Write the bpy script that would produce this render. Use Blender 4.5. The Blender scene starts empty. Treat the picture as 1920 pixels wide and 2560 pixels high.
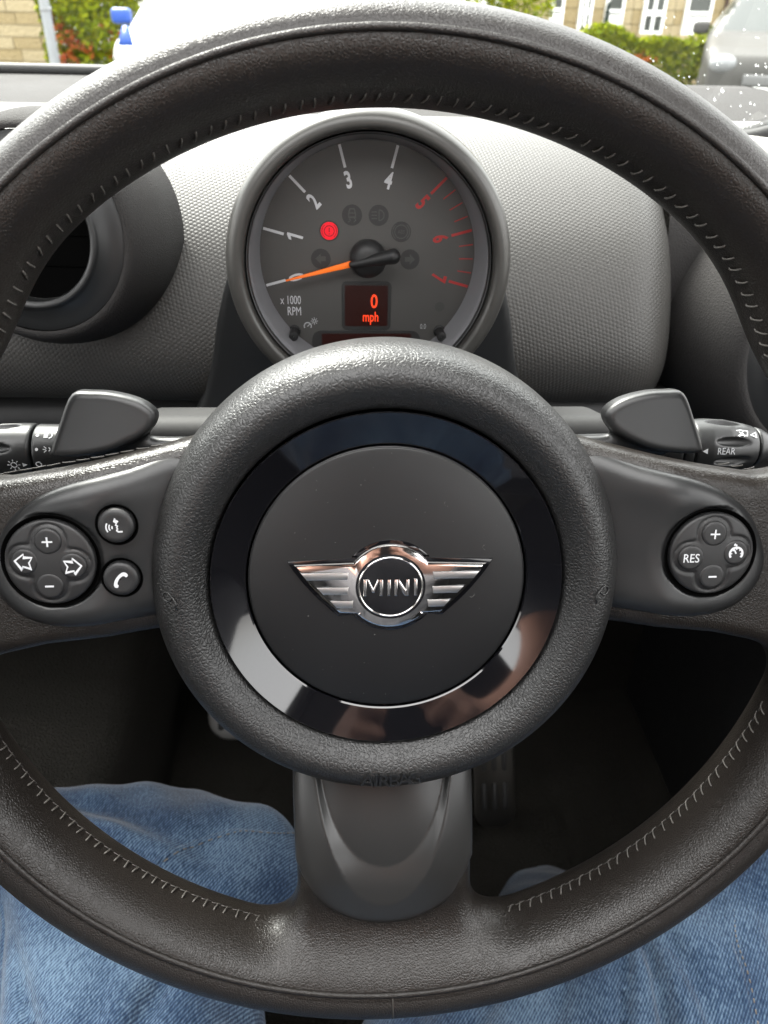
import bpy, bmesh, math, random
import numpy as np
from mathutils import Matrix, Vector, Euler
random.seed(5); np.random.seed(5)
R = math.radians
SC = bpy.context.scene
COL = SC.collection

# ------------------------------------------------------------------ camera, sky, sun, exposure
RAKE = R(17.2)                      # how far the steering column points up from level
WHEEL_POS = Vector((0, 0, 1.04))    # steering wheel centre, 1.04 m over the road
WHEEL_ROT = Matrix.Rotation(math.pi / 2 - RAKE, 4, 'X')
WHEEL = Matrix.Translation(WHEEL_POS) @ WHEEL_ROT     # wheel frame: x right, y up in the wheel plane, z to the driver
cam_d = bpy.data.cameras.new('camera')
cam = bpy.data.objects.new('camera', cam_d); COL.objects.link(cam)
cam_d.sensor_fit = 'VERTICAL'; cam_d.sensor_height = 36; cam_d.sensor_width = 27
cam_d.lens = 27.0
cam_d.clip_start = 0.01; cam_d.clip_end = 500
cam_d.dof.use_dof = True; cam_d.dof.focus_distance = 0.31; cam_d.dof.aperture_fstop = 17
cam.matrix_world = (WHEEL @ Matrix.Translation((-.0164, .106, .263)) @ Matrix.Rotation(R(-16.26), 4, 'X')
                    @ Matrix.Rotation(R(-3.06), 4, 'Y') @ Matrix.Rotation(R(-.56), 4, 'Z'))
SC.camera = cam
SUN_EL, SUN_AZ = 52, -28            # azimuth clockwise from straight ahead of the car
world = bpy.data.worlds.new('World'); SC.world = world; world.use_nodes = True
wn = world.node_tree; wn.nodes.clear()
sky = wn.nodes.new('ShaderNodeTexSky'); sky.sky_type = 'NISHITA'; sky.sun_disc = False
sky.sun_elevation = R(SUN_EL); sky.sun_rotation = R(SUN_AZ); sky.dust_density = 4; sky.air_density = 1.2
hs = wn.nodes.new('ShaderNodeHueSaturation'); hs.inputs['Saturation'].default_value = .25
bg = wn.nodes.new('ShaderNodeBackground'); bg.inputs['Strength'].default_value = .15
wo = wn.nodes.new('ShaderNodeOutputWorld')
cloud = wn.nodes.new('ShaderNodeMix'); cloud.data_type = 'RGBA'; cloud.inputs[0].default_value = .6; tcw = wn.nodes.new('ShaderNodeTexCoord'); sepw = wn.nodes.new('ShaderNodeSeparateXYZ'); wn.links.new(tcw.outputs['Generated'], sepw.inputs[0])
grad = wn.nodes.new('ShaderNodeMapRange'); wn.links.new(sepw.outputs['Z'], grad.inputs['Value']); grad.inputs['To Min'].default_value = 3.4; grad.inputs['To Max'].default_value = 10.2   # overcast sky: zenith three times the horizon
warm = wn.nodes.new('ShaderNodeVectorMath'); warm.operation = 'SCALE'; warm.inputs[0].default_value = (1.02, 1.0, .965); wn.links.new(grad.outputs[0], warm.inputs['Scale']); wn.links.new(warm.outputs[0], cloud.inputs[7])
wn.links.new(sky.outputs[0], hs.inputs['Color']); wn.links.new(hs.outputs[0], cloud.inputs[6]); wn.links.new(cloud.outputs[2], bg.inputs['Color']); wn.links.new(bg.outputs[0], wo.inputs[0])
sun_d = bpy.data.lights.new('sun', 'SUN'); sun_d.energy = 1.5; sun_d.angle = R(22); sun_d.color = (1, .96, .9)
sun = bpy.data.objects.new('sun', sun_d); COL.objects.link(sun)
sun.rotation_euler = Euler((R(90 - SUN_EL) * -1, 0, -R(SUN_AZ)), 'XYZ')
SC.view_settings.view_transform = 'Standard'; SC.view_settings.look = 'None'
SC.view_settings.gamma = 1; SC.view_settings.use_curve_mapping = False
SC.view_settings.exposure = 2.95
SC.render.engine = 'CYCLES'
SC.cycles.use_denoising = True; SC.cycles.max_bounces = 8; SC.cycles.caustics_reflective = False; SC.cycles.caustics_refractive = False
SC.cycles.sample_clamp_indirect = 6

# ------------------------------------------------------------------ materials
MATS = {}
def nt(name):
    m = bpy.data.materials.new(name); m.use_nodes = True; MATS[name] = m
    return m, m.node_tree.nodes, m.node_tree.links, m.node_tree.nodes['Principled BSDF']
def N(nodes, kind, **kw):
    n = nodes.new(kind)
    for k, v in kw.items():
        if hasattr(n, k) and k not in ('Scale',): setattr(n, k, v)
        else: n.inputs[k].default_value = v
    return n
def simple(name, col, rough=.5, metal=0, spec=.5, emit=None, estr=0, coat=0, noise=0, nscale=60, bump=0, bscale=400, transmission=0):
    m, n, l, p = nt(name)
    p.inputs['Base Color'].default_value = (*col, 1); p.inputs['Roughness'].default_value = rough
    p.inputs['Metallic'].default_value = metal; p.inputs['Specular IOR Level'].default_value = spec
    p.inputs['Coat Weight'].default_value = coat; p.inputs['Coat Roughness'].default_value = .05
    p.inputs['Transmission Weight'].default_value = transmission
    if emit: p.inputs['Emission Color'].default_value = (*emit, 1); p.inputs['Emission Strength'].default_value = estr
    tc = n.new('ShaderNodeTexCoord')
    if noise:
        t = N(n, 'ShaderNodeTexNoise', Scale=nscale, Detail=5); l.new(tc.outputs['Object'], t.inputs['Vector'])
        mr = n.new('ShaderNodeMapRange'); mr.inputs['To Min'].default_value = max(0, rough - noise); mr.inputs['To Max'].default_value = rough + noise
        l.new(t.outputs['Fac'], mr.inputs['Value']); l.new(mr.outputs[0], p.inputs['Roughness'])
    if bump:
        t = N(n, 'ShaderNodeTexNoise', Scale=bscale, Detail=3); l.new(tc.outputs['Object'], t.inputs['Vector'])
        b = N(n, 'ShaderNodeBump', Strength=bump, Distance=.0004); l.new(t.outputs['Fac'], b.inputs['Height']); l.new(b.outputs[0], p.inputs['Normal'])
    return m
def grained(name, col, rough, scale, strength, dist=.0006, col2=None, stretch=(1, 1, 1), mid=.5, spec=.5):
    """pebbled leather / moulded plastic: two sizes of cells with creases, broken up by noise"""
    m, n, l, p = nt(name)
    p.inputs['Roughness'].default_value = rough; p.inputs['Specular IOR Level'].default_value = spec
    tc = n.new('ShaderNodeTexCoord'); mp = n.new('ShaderNodeMapping'); mp.inputs['Scale'].default_value = stretch
    l.new(tc.outputs['Object'], mp.inputs['Vector'])
    wob = N(n, 'ShaderNodeTexNoise', Scale=scale * .35, Detail=2); l.new(mp.outputs[0], wob.inputs['Vector'])
    add = n.new('ShaderNodeVectorMath'); add.operation = 'MULTIPLY_ADD'
    add.inputs[1].default_value = (.9 / scale,) * 3
    l.new(wob.outputs['Color'], add.inputs[0]); l.new(mp.outputs[0], add.inputs[2])
    v = N(n, 'ShaderNodeTexVoronoi', Scale=scale); v.feature = 'DISTANCE_TO_EDGE'; l.new(add.outputs[0], v.inputs['Vector'])
    v2 = N(n, 'ShaderNodeTexVoronoi', Scale=scale * 2.3); v2.feature = 'F1'; l.new(add.outputs[0], v2.inputs['Vector'])
    cr = n.new('ShaderNodeMapRange'); cr.interpolation_type = 'SMOOTHSTEP'; cr.inputs['From Max'].default_value = .28; l.new(v.outputs['Distance'], cr.inputs['Value'])
    ns = N(n, 'ShaderNodeTexNoise', Scale=scale * .08, Detail=3); l.new(mp.outputs[0], ns.inputs['Vector'])
    ma = n.new('ShaderNodeMath'); ma.operation = 'MULTIPLY_ADD'; ma.inputs[1].default_value = -.25
    l.new(v2.outputs['Distance'], ma.inputs[0]); l.new(cr.outputs[0], ma.inputs[2])
    mb = n.new('ShaderNodeMath'); mb.operation = 'MULTIPLY'; mr = n.new('ShaderNodeMapRange')
    mr.inputs['From Min'].default_value = .3; mr.inputs['From Max'].default_value = .7
    mr.inputs['To Min'].default_value = .75; mr.inputs['To Max'].default_value = 1.1
    l.new(ns.outputs['Fac'], mr.inputs['Value']); l.new(ma.outputs[0], mb.inputs[0]); l.new(mr.outputs[0], mb.inputs[1])
    b = N(n, 'ShaderNodeBump', Strength=strength, Distance=dist)
    l.new(mb.outputs[0], b.inputs['Height']); l.new(b.outputs[0], p.inputs['Normal'])
    big = N(n, 'ShaderNodeTexNoise', Scale=22, Detail=3); l.new(tc.outputs['Object'], big.inputs['Vector'])
    mix = n.new('ShaderNodeMix'); mix.data_type = 'RGBA'
    mix.inputs[6].default_value = (*col, 1); mix.inputs[7].default_value = (*(col2 or col), 1)
    l.new(big.outputs['Fac'], mix.inputs[0]); l.new(mix.outputs[2], p.inputs['Base Color'])
    rr = n.new('ShaderNodeMapRange'); rr.inputs['To Min'].default_value = rough - .07; rr.inputs['To Max'].default_value = rough + .07
    l.new(big.outputs['Fac'], rr.inputs['Value']); l.new(rr.outputs[0], p.inputs['Roughness'])
    return m
grained('leather', (.010, .0086, .0075), .32, 900, .5, .00016, (.0145, .012, .0102), spec=.42)
grained('leather_smooth', (.011, .0092, .0082), .44, 880, .5, .00017, (.017, .0145, .0125), spec=.5)
grained('hub_plastic', (.0095, .0095, .0095), .40, 680, .5, .00024, (.015, .015, .015), spec=.55)
grained('dash_grain', (.024, .023, .023), .82, 520, .5, .0003, (.03, .028, .027), spec=.22)
grained('carpet', (.022, .021, .018), .95, 300, .9, .002, (.032, .03, .026), spec=.1)
grained('headliner', (.05, .048, .046), .95, 300, .2, .001, spec=.1)
simple('satin_black', (.013, .0135, .014), .38, noise=.05, nscale=35, bump=.05, bscale=3000)
simple('satin_grey', (.020, .0198, .0195), .31, noise=.05, nscale=35, bump=.05, bscale=3000)
simple('soft_black', (.011, .011, .0115), .48, noise=.05, bump=.08, bscale=2500)
simple('matte_black', (.006, .006, .006), .7)
simple('void_black', (.002, .002, .002), 1, spec=.0)
simple('disc_black', (.006, .006, .0065), .42, noise=.06, nscale=28, bump=.05, bscale=2600)
simple('piano_black', (.004, .004, .005), .045, spec=.6, coat=.6)
simple('chrome', (.92, .90, .88), .08, 1)
simple('satin_metal', (.78, .78, .77), .30, 1)
simple('bezel', (.06, .0585, .055), .34, .3, noise=.04, bump=.04, bscale=2500)
simple('dial_face', (.060, .058, .055), .55, noise=.05)
simple('dial_tunnel', (.17, .17, .18), .45)
simple('print_white', (.55, .56, .58), .5)
simple('print_grey', (.40, .41, .42), .5)
simple('print_red', (.36, .022, .022), .5)
simple('lamp_off', (.022, .022, .022), .5)
simple('lamp_glyph', (.045, .045, .043), .5)
simple('lamp_red', (.4, 0, .01), .4, emit=(1, .004, .02), estr=.085)
simple('lamp_red_dark', (.1, 0, 0), .4, emit=(1, 0, .02), estr=.012)
simple('lcd', (.012, .004, .003), .3, emit=(.9, .06, .03), estr=.0015)
simple('lcd_text', (.2, .02, .01), .4, emit=(1, .06, .012), estr=.16)
simple('orange', (.85, .16, .01), .35, emit=(1, .17, .01), estr=.03)
simple('thread', (.03, .027, .024), .6)
simple('thread_light', (.045, .041, .036), .6)
simple('aluminium', (.30, .29, .28), .4, 1)
simple('trim_pale', (.45, .44, .41), .7, bump=.1)
simple('pedal_shaded', (.07, .066, .06), .5, 1)  # accelerator metal, with the shade of the footwell put into its colour
simple('rubber', (.012, .012, .012), .6)
simple('skin', (.50, .27, .20), .5, spec=.35, bump=.1, bscale=300)
simple('knit', (.06, .06, .065), .95, bump=.5, bscale=500)
simple('phone_case', (.02, .02, .022), .35)

def hex_material():
    m, n, l, p = nt('dash_hex')
    p.inputs['Base Color'].default_value = (.046, .044, .041, 1); p.inputs['Roughness'].default_value = .48; p.inputs['Specular IOR Level'].default_value = .4
    uv = n.new('ShaderNodeUVMap'); uv.uv_map = 'UVMap'
    wob = N(n, 'ShaderNodeTexNoise', Scale=180, Detail=1); l.new(uv.outputs[0], wob.inputs['Vector'])
    ad = n.new('ShaderNodeVectorMath'); ad.operation = 'MULTIPLY_ADD'; ad.inputs[1].default_value = (.0007,) * 3
    l.new(wob.outputs['Color'], ad.inputs[0]); l.new(uv.outputs[0], ad.inputs[2])
    k = 2 * math.pi / (.0026 * .866); acc = None
    for a in (10, 70, 130):
        d = n.new('ShaderNodeVectorMath'); d.operation = 'DOT_PRODUCT'
        d.inputs[1].default_value = (k * math.cos(R(a)), k * math.sin(R(a)), 0); l.new(ad.outputs[0], d.inputs[0])
        c = n.new('ShaderNodeMath'); c.operation = 'COSINE'; l.new(d.outputs['Value'], c.inputs[0])
        if acc is None: acc = c
        else:
            s = n.new('ShaderNodeMath'); s.operation = 'ADD'; l.new(acc.outputs[0], s.inputs[0]); l.new(c.outputs[0], s.inputs[1]); acc = s
    mr = n.new('ShaderNodeMapRange'); mr.inputs['From Min'].default_value = -1.5; mr.inputs['From Max'].default_value = 1.6
    mr.interpolation_type = 'SMOOTHSTEP'; l.new(acc.outputs[0], mr.inputs['Value'])
    b = N(n, 'ShaderNodeBump', Strength=.42, Distance=.0005); l.new(mr.outputs[0], b.inputs['Height']); l.new(b.outputs[0], p.inputs['Normal'])
hex_material()

def denim_material():
    m, n, l, p = nt('denim')
    p.inputs['Roughness'].default_value = .9; p.inputs['Specular IOR Level'].default_value = .15
    p.inputs['Sheen Weight'].default_value = .15
    tc = n.new('ShaderNodeTexCoord')
    mp = n.new('ShaderNodeMapping'); mp.inputs['Rotation'].default_value = (0, 0, R(38)); l.new(tc.outputs['Object'], mp.inputs['Vector'])
    w = N(n, 'ShaderNodeTexWave', Scale=190, Distortion=1.2, Detail=2); w.inputs['Detail Scale'].default_value = 2.; l.new(mp.outputs[0], w.inputs['Vector'])
    sl = n.new('ShaderNodeMapping'); sl.inputs['Scale'].default_value = (900, 260, 500); sl.inputs['Rotation'].default_value = (0, 0, R(38)); l.new(tc.outputs['Object'], sl.inputs['Vector'])
    fl = N(n, 'ShaderNodeTexNoise', Scale=1, Detail=3); l.new(sl.outputs[0], fl.inputs['Vector'])
    big = N(n, 'ShaderNodeTexNoise', Scale=14, Detail=5); l.new(tc.outputs['Object'], big.inputs['Vector'])
    m1 = n.new('ShaderNodeMath'); m1.operation = 'MULTIPLY_ADD'; m1.inputs[1].default_value = .36; l.new(w.outputs['Fac'], m1.inputs[0]); l.new(fl.outputs['Fac'], m1.inputs[2])
    m2 = n.new('ShaderNodeMath'); m2.operation = 'MULTIPLY_ADD'; m2.inputs[1].default_value = 1.1; l.new(big.outputs['Fac'], m2.inputs[0]); l.new(m1.outputs[0], m2.inputs[2])
    cr = n.new('ShaderNodeValToRGB'); e = cr.color_ramp.elements
    e[0].position = .85; e[0].color = (.035, .075, .15, 1); e[1].position = 1.55; e[1].color = (.30, .42, .56, 1)
    x = e.new(1.15); x.color = (.10, .19, .32, 1)
    l.new(m2.outputs[0], cr.inputs[0])
    # ColorRamp clamps at 1: rescale
    mr = n.new('ShaderNodeMapRange'); mr.inputs['From Max'].default_value = 2.; l.new(m2.outputs[0], mr.inputs['Value']); l.new(mr.outputs[0], cr.inputs[0])
    for q in e: q.position = q.position / 2
    e[0].position = .42; e[1].position = .575; e[2].position = .80
    e[0].color = (.004, .011, .030, 1); e[1].color = (.015, .032, .066, 1); e[2].color = (.090, .135, .19, 1)
    l.new(cr.outputs[0], p.inputs['Base Color'])
    b = N(n, 'ShaderNodeBump', Strength=.6, Distance=.0006); l.new(m1.outputs[0], b.inputs['Height']); l.new(b.outputs[0], p.inputs['Normal'])
denim_material()

def glass_material(name, tint=(1, 1, 1), gloss=1.0, rough=0.0):
    m, n, l, p = nt(name); n.remove(p); out = n['Material Output']
    tr = n.new('ShaderNodeBsdfTransparent'); tr.inputs[0].default_value = (*tint, 1)
    gl = n.new('ShaderNodeBsdfGlossy'); gl.inputs['Roughness'].default_value = rough; gl.inputs['Color'].default_value = (gloss,) * 3 + (1,)
    fr = n.new('ShaderNodeFresnel'); ge = n.new('ShaderNodeNewGeometry'); ior = n.new('ShaderNodeMapRange'); ior.inputs['To Min'].default_value = 1.45; ior.inputs['To Max'].default_value = 1 / 1.45
    l.new(ge.outputs['Backfacing'], ior.inputs['Value']); l.new(ior.outputs[0], fr.inputs['IOR'])
    mx = n.new('ShaderNodeMixShader'); l.new(fr.outputs[0], mx.inputs[0]); l.new(tr.outputs[0], mx.inputs[1]); l.new(gl.outputs[0], mx.inputs[2]); l.new(mx.outputs[0], out.inputs[0])
glass_material('glass', (.90, .93, .91)); glass_material('lens', (.97, .97, .97), .28)
simple('water', (1, 1, 1), .02, transmission=1)

# ------------------------------------------------------------------ mesh helpers
def link(name, me, mat, parent=None, label=None, cat=None, group=None, kind=None):
    o = bpy.data.objects.new(name, me); COL.objects.link(o)
    if mat and me is not None and not me.materials: me.materials.append(MATS[mat])
    if parent: o.parent = parent
    tag(o, label, cat, group, kind); return o
def tag(o, label=None, cat=None, group=None, kind=None):
    for k, v in (('label', label), ('category', cat), ('group', group), ('kind', kind)):
        if v: o[k] = v
    return o
def root(name, matrix, label, cat, group=None):
    o = bpy.data.objects.new(name, None); COL.objects.link(o); o.matrix_world = matrix; o.empty_display_size = .05
    return tag(o, label, cat, group)
def mesh(v, f, smooth=True, scale=.001, uv=None):
    me = bpy.data.meshes.new('m'); v = np.asarray(v, float) * scale
    me.from_pydata(v.tolist(), [], [tuple(int(i) for i in q) for q in f])
    if uv is not None:
        lay = me.uv_layers.new(name='UVMap'); idx = np.zeros(len(me.loops), int); me.loops.foreach_get('vertex_index', idx)
        lay.data.foreach_set('uv', np.asarray(uv)[idx].ravel())
    bm = bmesh.new(); bm.from_mesh(me); bmesh.ops.recalc_face_normals(bm, faces=bm.faces); bm.to_mesh(me); bm.free()
    if smooth: me.polygons.foreach_set('use_smooth', [True] * len(me.polygons))
    me.update(); return me
def sharp(me, ang=35):
    me.set_sharp_from_angle(angle=R(ang)); return me
def smin(a, b, k):
    h = np.maximum(k - np.abs(a - b), 0) / k
    return np.minimum(a, b) - h * h * k * .25
def smax(a, b, k): return -smin(-a, -b, k)
def nets(f, lo, hi, h, newton=3):
    """mesh of the zero surface of f(points) (naive surface nets on a grid, then pulled onto the surface)"""
    lo = np.array(lo, float); hi = np.array(hi, float); n = np.ceil((hi - lo) / h).astype(int) + 1
    ax = [lo[i] + h * np.arange(n[i]) for i in range(3)]
    G = np.stack(np.meshgrid(*ax, indexing='ij'), -1).reshape(-1, 3)
    V = np.concatenate([f(c) for c in np.array_split(G, max(1, len(G) // 400000))]).reshape(n)
    S = V < 0
    cnt = np.zeros(n - 1); acc = np.zeros((*(n - 1), 3))
    offs = [(i, j, k) for i in (0, 1) for j in (0, 1) for k in (0, 1)]
    sl = lambda o: tuple(slice(o[i], n[i] - 1 + o[i]) for i in range(3))
    for a in offs:
        for d in range(3):
            if a[d]: continue
            b = list(a); b[d] = 1
            va, vb = V[sl(a)], V[sl(b)]; cr = S[sl(a)] != S[sl(b)]
            t = np.where(cr, va / np.where(cr, va - vb, 1), 0)
            cnt += cr
            for e in range(3): acc[..., e] += cr * (a[e] + (t if e == d else 0))
    act = cnt > 0; idx = -np.ones(n - 1, int); idx[act] = np.arange(act.sum())
    base = np.argwhere(act); P = lo + h * (base + acc[act] / cnt[act][:, None])
    F = []
    for d in range(3):
        u, w = (d + 1) % 3, (d + 2) % 3
        s0 = [slice(None)] * 3; s1 = [slice(None)] * 3; s0[d] = slice(0, n[d] - 1); s1[d] = slice(1, n[d])
        for e in (u, w): s0[e] = s1[e] = slice(1, n[e] - 1)
        ch = S[tuple(s0)] != S[tuple(s1)]; q = np.argwhere(ch)
        q[:, u] += 1; q[:, w] += 1
        def at(du, dw):
            p = q.copy(); p[:, u] -= du; p[:, w] -= dw; return idx[p[:, 0], p[:, 1], p[:, 2]]
        F.append(np.stack([at(0, 0), at(1, 0), at(1, 1), at(0, 1)], 1))
    F = np.concatenate(F); F = F[(F >= 0).all(1)]
    e = h * .15
    for _ in range(newton):
        g = np.stack([(f(P + np.eye(3)[i] * e) - f(P - np.eye(3)[i] * e)) / (2 * e) for i in range(3)], 1)
        st = (f(P) / np.maximum((g * g).sum(1), .15))[:, None] * g
        P = P - np.clip(st, -h * .6, h * .6)
    return P, F
def poly_sd(x, y, poly):
    """signed distance to a 2D polygon (negative inside)"""
    poly = np.asarray(poly, float); d = np.full(x.shape, 1e9); s = np.ones(x.shape)
    for i in range(len(poly)):
        ax, ay = poly[i]; bx, by = poly[i - 1]; ex, ey = bx - ax, by - ay; wx, wy = x - ax, y - ay
        t = np.clip((wx * ex + wy * ey) / (ex * ex + ey * ey), 0, 1); d = np.minimum(d, (wx - ex * t) ** 2 + (wy - ey * t) ** 2)
        c1, c2, c3 = y >= ay, y < by, ex * wy > ey * wx
        s = np.where((c1 & c2 & c3) | (~c1 & ~c2 & ~c3), -s, s)
    return s * np.sqrt(d)
def spline(pts, n=8, closed=True):
    p = np.asarray(pts, float); out = []; m = len(p); rng = range(m) if closed else range(m - 1)
    for i in rng:
        g = lambda k: p[k % m] if closed else p[min(max(k, 0), m - 1)]
        a, b, c, d = g(i - 1), g(i), g(i + 1), g(i + 2)
        for t in np.arange(n) / n:
            out.append(.5 * (2 * b + (c - a) * t + (2 * a - 5 * b + 4 * c - d) * t * t + (3 * b - a - 3 * c + d) * t ** 3))
    if not closed: out.append(p[-1])
    return np.array(out)
def lathe(profile, seg=128, smooth_n=0, a0=0, a1=360):
    p = spline(profile, smooth_n, False) if smooth_n else np.asarray(profile, float)
    full = a1 - a0 >= 360; ns = seg if full else seg + 1
    an = np.radians(a0 + (a1 - a0) * np.arange(ns) / seg); V = []; F = []
    for r, z in p: V += [(r * math.cos(a), r * math.sin(a), z) for a in an]
    for i in range(len(p) - 1):
        for j in range(seg): F.append((i * ns + j, i * ns + (j + 1) % ns, (i + 1) * ns + (j + 1) % ns, (i + 1) * ns + j))
    return V, F
def tube(pts, r, seg=8, closed=False):
    p = np.asarray(pts, float); n = len(p); r = np.broadcast_to(r, (n,)); V = []; F = []
    t = np.gradient(p, axis=0) if not closed else np.roll(p, -1, 0) - np.roll(p, 1, 0)
    t /= np.linalg.norm(t, axis=1)[:, None] + 1e-12
    u = np.cross(t[0], (0, 0, 1)); u = u if np.linalg.norm(u) > .1 else np.cross(t[0], (0, 1, 0))
    for i in range(n):
        u = u - t[i] * (u @ t[i]); u /= np.linalg.norm(u); w = np.cross(t[i], u)
        for j in range(seg):
            a = 2 * math.pi * j / seg; V.append(p[i] + r[i] * (math.cos(a) * u + math.sin(a) * w))
    for i in range(n if closed else n - 1):
        k = (i + 1) % n
        for j in range(seg): F.append((i * seg + j, i * seg + (j + 1) % seg, k * seg + (j + 1) % seg, k * seg + j))
    if not closed: F += [tuple(range(seg - 1, -1, -1)), tuple((n - 1) * seg + j for j in range(seg))]
    return V, F
def prism(poly, z0, z1, bev=0):
    """flat plate with a chamfered front edge"""
    p = np.asarray(poly, float); n = len(p); a = np.sum(p[:, 0] * np.roll(p[:, 1], -1) - np.roll(p[:, 0], -1) * p[:, 1])
    if a < 0: p = p[::-1]
    def inset(q, d):
        e = np.roll(q, -1, 0) - q; e /= np.linalg.norm(e, axis=1)[:, None] + 1e-9; nn = np.stack([-e[:, 1], e[:, 0]], 1)
        m = nn + np.roll(nn, 1, 0); L = np.maximum((m * m).sum(1), .35)[:, None]; return q + d * 2 * m / L
    lay = [(p, z0), (p, z1)] if not bev else [(p, z0), (p, z1 - bev), (inset(p, bev * .35), z1 - bev * .3), (inset(p, bev), z1)]
    V = []; F = []
    for q, z in lay: V += [(x, y, z) for x, y in q]
    for k in range(len(lay) - 1):
        for j in range(n): F.append((k * n + j, k * n + (j + 1) % n, (k + 1) * n + (j + 1) % n, (k + 1) * n + j))
    F += [tuple(range(n - 1, -1, -1)), tuple((len(lay) - 1) * n + j for j in range(n))]
    return V, F
def join(*parts):
    V = []; F = []
    for v, f in parts:
        o = len(V); V += [tuple(q) for q in v]; F += [tuple(int(i) + o for i in q) for q in f]
    return V, F
def shift(part, dx=0, dy=0, dz=0, rot=None):
    v = np.asarray(part[0], float)
    if rot is not None: v = v @ np.array(Matrix(rot).to_3x3()).T
    return v + np.array([dx, dy, dz]), part[1]
def ribbon(pts, w, z=0, t=.15, closed=False):
    p = np.asarray(pts, float); n = len(p)
    d = (np.roll(p, -1, 0) - np.roll(p, 1, 0)) if closed else np.gradient(p, axis=0)
    d /= np.linalg.norm(d, axis=1)[:, None] + 1e-9; nn = np.stack([-d[:, 1], d[:, 0]], 1) * w / 2
    if closed:   # mitre
        e0 = p - np.roll(p, 1, 0); e0 /= np.linalg.norm(e0, axis=1)[:, None]; c = np.abs((e0 * d).sum(1)).clip(.45); nn = nn / c[:, None]
    V = []; F = []
    for i in range(n):
        for s, zz in ((1, z), (1, z + t), (-1, z + t), (-1, z)): V.append((p[i][0] + s * nn[i][0], p[i][1] + s * nn[i][1], zz))
    for i in range(n if closed else n - 1):
        k = (i + 1) % n
        for j in range(4): F.append((i * 4 + j, i * 4 + (j + 1) % 4, k * 4 + (j + 1) % 4, k * 4 + j))
    if not closed: F += [(3, 2, 1, 0), tuple((n - 1) * 4 + j for j in range(4))]
    return V, F
def arc(cx, cy, r, a0, a1, n=16, ry=None):
    a = np.radians(np.linspace(a0, a1, n)); return np.stack([cx + r * np.cos(a), cy + (ry or r) * np.sin(a)], 1)
def rrect(x0, x1, y0, y1, r, n=6):
    return np.concatenate([arc(x1 - r, y1 - r, r, 0, 90, n), arc(x0 + r, y1 - r, r, 90, 180, n), arc(x0 + r, y0 + r, r, 180, 270, n), arc(x1 - r, y0 + r, r, 270, 360, n)])
def text(body, h, sx=1, depth=.2, off=0, space=1):
    """lettering as a solid mesh, capitals h mm high, centred on the origin"""
    c = bpy.data.curves.new('t', 'FONT'); c.body = body; c.size = 1; c.extrude = depth / h * .5 / 1.0; c.offset = off; c.resolution_u = 3; c.space_character = space
    o = bpy.data.objects.new('t', c); COL.objects.link(o); bpy.context.view_layer.update()
    me = bpy.data.meshes.new_from_object(o.evaluated_get(bpy.context.evaluated_depsgraph_get())); bpy.data.objects.remove(o)
    v = np.array([q.co[:] for q in me.vertices]); f = [tuple(q.vertices) for q in me.polygons]; bpy.data.meshes.remove(me)
    lo, hi = v.min(0), v.max(0); v = v - (lo + hi) / 2
    k = h / .73
    if body.strip() and not any(ch in body for ch in 'gpqy'): k = h / (hi[1] - lo[1]) if (hi[1] - lo[1]) > .5 else h / .73
    v = v * [k * sx, k, h / 1.0]
    return v, f
def place(o, m): o.matrix_local = m; return o
mm = .001
def T(x, y, z): return Matrix.Translation((x * mm, y * mm, z * mm))

# ------------------------------------------------------------------ ground and cabin
def box(x0, x1, y0, y1, z0, z1):
    V = [(x, y, z) for z in (z0, z1) for y in (y0, y1) for x in (x0, x1)]
    return V, [(0, 2, 3, 1), (4, 5, 7, 6), (0, 1, 5, 4), (1, 3, 7, 5), (3, 2, 6, 7), (2, 0, 4, 6)]
def bevel(me, w=.01, seg=3):
    bm = bmesh.new(); bm.from_mesh(me); bmesh.ops.bevel(bm, geom=bm.edges, offset=w, segments=seg, affect='EDGES', profile=.5, clamp_overlap=True); bm.to_mesh(me); bm.free()
    me.polygons.foreach_set('use_smooth', [True] * len(me.polygons)); return sharp(me, 40)
grained('asphalt', (.16, .16, .155), .9, 60, .5, .004, (.20, .20, .19), spec=.2)
grained('verge', (.05, .09, .02), .95, 30, .6, .01, (.09, .12, .03), spec=.1)
link('road', mesh([(-300, -60, 0), (300, -60, 0), (300, 300, 0), (-300, 300, 0)], [(0, 1, 2, 3)], False, 1), 'asphalt', kind='structure')

# shell of the own car around the driver: it keeps out the light the way roof, doors and seats do
shell = root('car_cabin', Matrix(), 'black cabin shell with roof, doors and floor around the driving seat', 'car interior')
link('floor_pan', mesh(*box(-1080, 445, -1500, 780, 280, 300), False), 'carpet', shell)
link('bulkhead', mesh(*box(-1080, 445, 640, 700, 290, 1090), False), 'carpet', shell)
for q in ((-1080, 445, -20, 200), (-1080, 445, -1500, -480), (-1080, -650, -480, -20), (260, 445, -480, -20)):   # roof lining; an open gap is added to let overhead light in
    link('roof_lining', mesh(*box(*q, 1500, 1530), False), 'headliner', shell)
for s, x0, x1 in ((1, 440, 480), (-1, -1120, -1075)):
    link('door_panel', bevel(mesh(*box(x0, x1, -1400, 720, 280, 1030), False), .02), 'soft_black', shell)
    link('roof_rail', bevel(mesh(*box(x0 - 30 * (s > 0), x1 + 30 * (s < 0), -1500, 230, 1460, 1540), False), .02), 'headliner', shell)
    link('centre_pillar', bevel(mesh(*box(x0, x1, -560, -430, 1020, 1500), False), .02), 'soft_black', shell)
    if s < 0: link('rear_quarter', bevel(mesh(*box(x0, x1, -1500, -1000, 1020, 1500), False), .02), 'soft_black', shell)
link('tunnel', bevel(mesh(*box(-480, -260, -900, 660, 290, 560), False), .03), 'carpet', shell)
link('tailgate', mesh(*box(-1080, 445, -1540, -1500, 280, 1200), False), 'soft_black', shell)
seat = root('driver_seat', Matrix(), 'black driving seat under the person in jeans', 'seat')
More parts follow.
